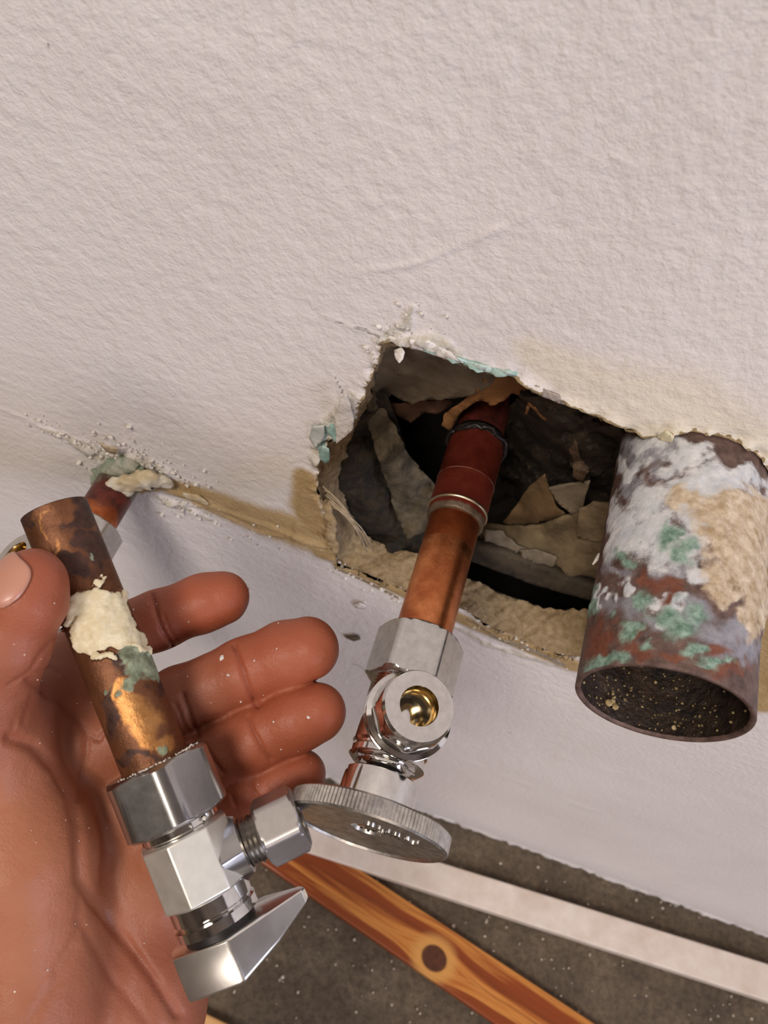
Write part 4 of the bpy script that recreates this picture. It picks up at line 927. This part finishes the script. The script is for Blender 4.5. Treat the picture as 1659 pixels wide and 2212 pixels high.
def surface_nets(lo, hi, h_):
    n = np.ceil((hi - lo) / h_).astype(int) + 1
    ax = [lo[k] + np.arange(n[k]) * h_ for k in range(3)]
    S = np.empty(n, np.float32)
    for i in range(0, n[0], 12):
        G = np.stack(np.meshgrid(ax[0][i:i+12], ax[1], ax[2], indexing='ij'), -1).reshape(-1, 3)
        S[i:i+12] = sdf(G).reshape(-1, n[1], n[2])
    neg = S < 0
    cell = np.zeros(n - 1, bool); cnt = np.zeros(n - 1, np.int8)
    for a in (0, 1):
        for b in (0, 1):
            for c in (0, 1): cnt += neg[a:n[0]-1+a, b:n[1]-1+b, c:n[2]-1+c]
    act = (cnt > 0) & (cnt < 8); I = np.argwhere(act)
    acc = np.zeros((len(I), 3)); wsum = np.zeros(len(I))
    corners = [(a, b, c) for a in (0, 1) for b in (0, 1) for c in (0, 1)]
    for p in corners:
        for k in range(3):
            if p[k]: continue
            q = list(p); q[k] = 1
            s0 = S[I[:, 0]+p[0], I[:, 1]+p[1], I[:, 2]+p[2]]; s1 = S[I[:, 0]+q[0], I[:, 1]+q[1], I[:, 2]+q[2]]
            cr = (s0 < 0) != (s1 < 0); t = np.where(cr, s0 / np.where(cr, s0 - s1, 1), 0)
            pt = np.tile(np.array(p, float), (len(I), 1)); pt[:, k] += t; acc[cr] += pt[cr]; wsum[cr] += 1
    V = lo + (I + acc / wsum[:, None]) * h_
    vid = -np.ones(n - 1, int); vid[tuple(I.T)] = np.arange(len(I))
    Q = []
    for k in range(3):
        sl0 = [slice(None)] * 3; sl1 = [slice(None)] * 3; sl0[k] = slice(0, -1); sl1[k] = slice(1, None)
        e = neg[tuple(sl0)] != neg[tuple(sl1)]; E = np.argwhere(e)
        u, v = [j for j in range(3) if j != k]
        ok = (E[:, u] > 0) & (E[:, v] > 0) & (E[:, u] < n[u]-1) & (E[:, v] < n[v]-1); E = E[ok]
        du = np.zeros(3, int); du[u] = 1; dv = np.zeros(3, int); dv[v] = 1
        g = lambda X_: vid[X_[:, 0], X_[:, 1], X_[:, 2]]
        q = np.stack([g(E - du - dv), g(E - dv), g(E), g(E - du)], 1)
        s0 = neg[E[:, 0], E[:, 1], E[:, 2]]; flip = s0 if k != 1 else ~s0
        q[~flip] = q[~flip][:, ::-1]; Q.append(q)
    Q = np.concatenate(Q); Q = Q[(Q >= 0).all(1)]
    return V, Q
def grad(P, e=.0003):
    g = np.stack([sdf(P + np.eye(3)[k] * e) - sdf(P - np.eye(3)[k] * e) for k in range(3)], 1)
    return g / (np.linalg.norm(g, axis=1)[:, None] + 1e-9)
def subdivide(V, Q):
    E = np.concatenate([Q[:, [0, 1]], Q[:, [1, 2]], Q[:, [2, 3]], Q[:, [3, 0]]]); Es = np.sort(E, 1)
    U, inv = np.unique(Es, axis=0, return_inverse=True); inv = inv.ravel(); m = len(Q); nV = len(V)
    em = V[U].mean(1); fc = V[Q].mean(1); e = [nV + inv[i*m:(i+1)*m] for i in range(4)]; f = nV + len(U) + np.arange(m)
    q = np.concatenate([np.stack([Q[:, 0], e[0], f, e[3]], 1), np.stack([Q[:, 1], e[1], f, e[0]], 1), np.stack([Q[:, 2], e[2], f, e[1]], 1), np.stack([Q[:, 3], e[3], f, e[2]], 1)])
    return np.vstack([V, em, fc]), q
CREASES = [  # (pixels, half width mm, depth mm)
    ([(328,1282),(338,1325),(350,1362),(388,1418)], .55, .9), ([(352,1325),(366,1362),(392,1400)], .4, .35),
    ([(505,1392),(522,1440),(540,1495),(556,1524)], .6, 1.0), ([(516,1440),(540,1480),(560,1515)], .35, .4), ([(395,1500),(412,1550),(428,1590)], .6, .9), ([(380,1520),(398,1565),(420,1600)], .4, .5),
    ([(536,1548),(548,1580),(572,1626),(585,1640)], .5, .85), ([(440,1610),(460,1640),(480,1668)], .5, .7),
    ([(540,1690),(552,1716),(566,1730)], .45, .7), ([(500,1716),(510,1740)], .4, .5),
    ([(22,1596),(72,1612),(120,1660),(152,1716),(168,1780),(174,1903),(198,1942),(262,2022),(330,2110),(382,2190)], 1.4, 1.2),
    ([(60,1470),(110,1505),(160,1545),(188,1585),(186,1630),(168,1730)], .9, .6), ([(188,1585),(212,1600),(232,1575),(250,1530)], .6, .7),
    ([(168,1985),(240,2110),(320,2212)], 1.1, .4), ([(0,1590),(26,1594),(30,1560)], .6, .3), ([(66,1445),(70,1500),(50,1560)], .7, .3),
    ([(60,1455),(110,1440),(150,1470)], .4, .3), ([(180,1660),(240,1700),(262,1760)], .7, .3), ([(120,2100),(170,2010),(175,1920)], 1.1, .3), ([(60,2212),(120,2120),(160,2050)], 1.2, .3),
    ([(120,1380),(88,1412),(64,1450),(20,1480)], .5, .4)]
def hand():
    pts = np.array([C3(*p[:3]) for ch in CH_.values() for p in ch] + [C3(*p[:3]) for s_ in PALM + THEN for p in s_])
    lo = pts.min(0) - .024; hi = pts.max(0) + .024
    V, Q = surface_nets(lo, hi, .00125)
    V, Q = subdivide(V, Q)
    for _ in range(2):
        g = grad(V); V = V - g * sdf(V)[:, None].astype(float)
    nrm = grad(V)
    x, y, d = proj(V); front = ((CC - V) * nrm).sum(1) > 0
    px_mm = FPX / d * .001; disp = np.zeros(len(V)); cm = np.zeros(len(V))
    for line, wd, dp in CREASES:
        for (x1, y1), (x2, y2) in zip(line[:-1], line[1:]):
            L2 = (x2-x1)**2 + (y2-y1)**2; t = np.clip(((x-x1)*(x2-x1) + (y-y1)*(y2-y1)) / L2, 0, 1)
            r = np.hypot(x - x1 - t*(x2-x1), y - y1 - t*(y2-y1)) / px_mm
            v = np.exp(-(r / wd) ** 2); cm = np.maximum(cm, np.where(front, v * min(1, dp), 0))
            # groove with softly swollen flesh either side
            disp = np.minimum(disp, np.where(front, -v * dp * .001, 0))
    low = (fbm(V, 55, 3, 2) - .5) * .0016
    V = V + nrm * (disp + low)[:, None]
    m, nt, b = newmat('skin')
    tc = nd(nt, 'ShaderNodeTexCoord'); O = tc.outputs['Object']
    a = nd(nt, 'ShaderNodeAttribute', attribute_name='mask'); s = nd(nt, 'ShaderNodeSeparateColor'); nt.links.new(a.outputs['Color'], s.inputs[0])
    c0 = ramp(nt, nz(nt, 45, 5, .6, O), [(.3, (.265, .082, .043)), (.7, (.335, .122, .069))])
    c1 = mix(nt, s.outputs[0], c0, (.36, .092, .044))      # redder finger pads
    c1 = mix(nt, mathn(nt, 'MULTIPLY', s.outputs[1], .35), c1, (.22, .05, .03))    # shade painted dark into the creases
    c1 = mix(nt, s.outputs[2], c1, (.41, .165, .085))
    c1 = mix(nt, mathn(nt, 'MULTIPLY', ramp(nt, nz(nt, 500, 5, .7, O), [(.45, (0, 0, 0)), (.75, (1, 1, 1))]), .22), c1, (.36, .10, .055))
    # dust
    vo = nd(nt, 'ShaderNodeTexVoronoi'); vo.inputs['Scale'].default_value = 260; nt.links.new(O, vo.inputs['Vector'])
    wn = nd(nt, 'ShaderNodeTexWhiteNoise'); nt.links.new(vo.outputs['Color'], wn.inputs['Vector'])
    sp_ = mathn(nt, 'MULTIPLY', mathn(nt, 'LESS_THAN', vo.outputs['Distance'], .06), mathn(nt, 'GREATER_THAN', wn.outputs['Value'], .9))
    c1 = mix(nt, mathn(nt, 'MULTIPLY', sp_, .8), c1, (.75, .66, .55))
    nt.links.new(c1, b.inputs['Base Color'])
    b.inputs['Roughness'].default_value = .47; b.inputs['Specular IOR Level'].default_value = .34
    b.inputs['Subsurface Weight'].default_value = .18; b.inputs['Subsurface Radius'].default_value = (1, .35, .2); b.inputs['Subsurface Scale'].default_value = .0022
    wv = nd(nt, 'ShaderNodeTexVoronoi', feature='DISTANCE_TO_EDGE'); wv.inputs['Scale'].default_value = 1100; nt.links.new(O, wv.inputs['Vector'])
    n1 = bump(nt, None, nz(nt, 190, 5, .62, O), .0008, .5)
    bump(nt, b, wv.outputs['Distance'], .00012, .7, n1)
    o = mesh('hand', V, Q, m)
    pads = np.zeros(len(V))
    for k in ('index', 'middle', 'ring', 'pinky'):
        c_ = C3(*CH_[k][1][:3]); pads = np.maximum(pads, sstep(.026, .010, np.linalg.norm(V - c_, axis=1)))
    pads = np.maximum(pads, .7 * sstep(.02, .006, np.linalg.norm(V - C3(72, 1280, .17), axis=1)))
    th = sstep(.045, .015, np.linalg.norm(V - C3(60, 1900, .175), axis=1)) * .6
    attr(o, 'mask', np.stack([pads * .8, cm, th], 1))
    tag(o, 'bare left hand, palm up with fingers spread, thumb pressing the old pipe', 'hand')
    # thumb nail: thin curved plate lying on the far left side of the thumb tip
    c_ = C3(72, 1256, .1700); up = (C3(72, 1256, .17) - C3(12, 1385, .1715)); up /= np.linalg.norm(up)
    nv = C3(20, 1225, .1640) - c_; nv -= up * (nv @ up); nv /= np.linalg.norm(nv); sd = np.cross(up, nv)
    P = []; nr, na = 8, 40
    for i in range(nr + 1):
        for j in range(na):
            a_ = 2 * math.pi * j / na; ca, sa = math.cos(a_), math.sin(a_); q = i / nr
            u = q * math.copysign(abs(ca) ** .75, ca); v = q * math.copysign(abs(sa) ** .75, sa)
            P.append(c_ + up * (.0012 + u * .0066) + (nv * math.cos(v * .9) + sd * math.sin(v * .8)) * .0082)
    P = np.array(P)
    for _ in range(4): P = P - grad(P) * (sdf(P)[:, None] - .0004)
    Fc = [(i*na+j, i*na+(j+1)%na, (i+1)*na+(j+1)%na, (i+1)*na+j) for i in range(nr) for j in range(na)]
    mn, nt, b = newmat('nail'); b.inputs['Base Color'].default_value = (.50, .24, .17, 1); b.inputs['Roughness'].default_value = .3
    nl = mesh('thumbnail', P, Fc, mn, o); sm = nl.modifiers.new('t', 'SOLIDIFY'); sm.thickness = .0005; sm.offset = 0
    nl['label'] = 'pale pink thumbnail'
    # plaster specks on the fingers
    spots = []
    R2 = np.random.RandomState(2); sel = np.where(front)[0]; xs_, ys_ = x[sel], y[sel]
    want = [(479,1423,.9),(495,1458,.4),(548,1425,.35),(590,1560,.3),(668,1550,.4),(583,1720,.5),(540,1270,.4),(520,1515,.3),(600,1400,.25)] + [(R2.uniform(60, 700), R2.uniform(1280, 2100), R2.uniform(.1, .22)) for _ in range(70)]
    for a_, b_, r_ in want:
        k = np.hypot(xs_ - a_, ys_ - b_); j = k.argmin()
        if k[j] < 8: spots.append((V[sel[j]] + nrm[sel[j]] * .00005, r_ * .001))
    crumbs('plaster_specks', spots, WHITEP, o, 7)
    return o
hand()
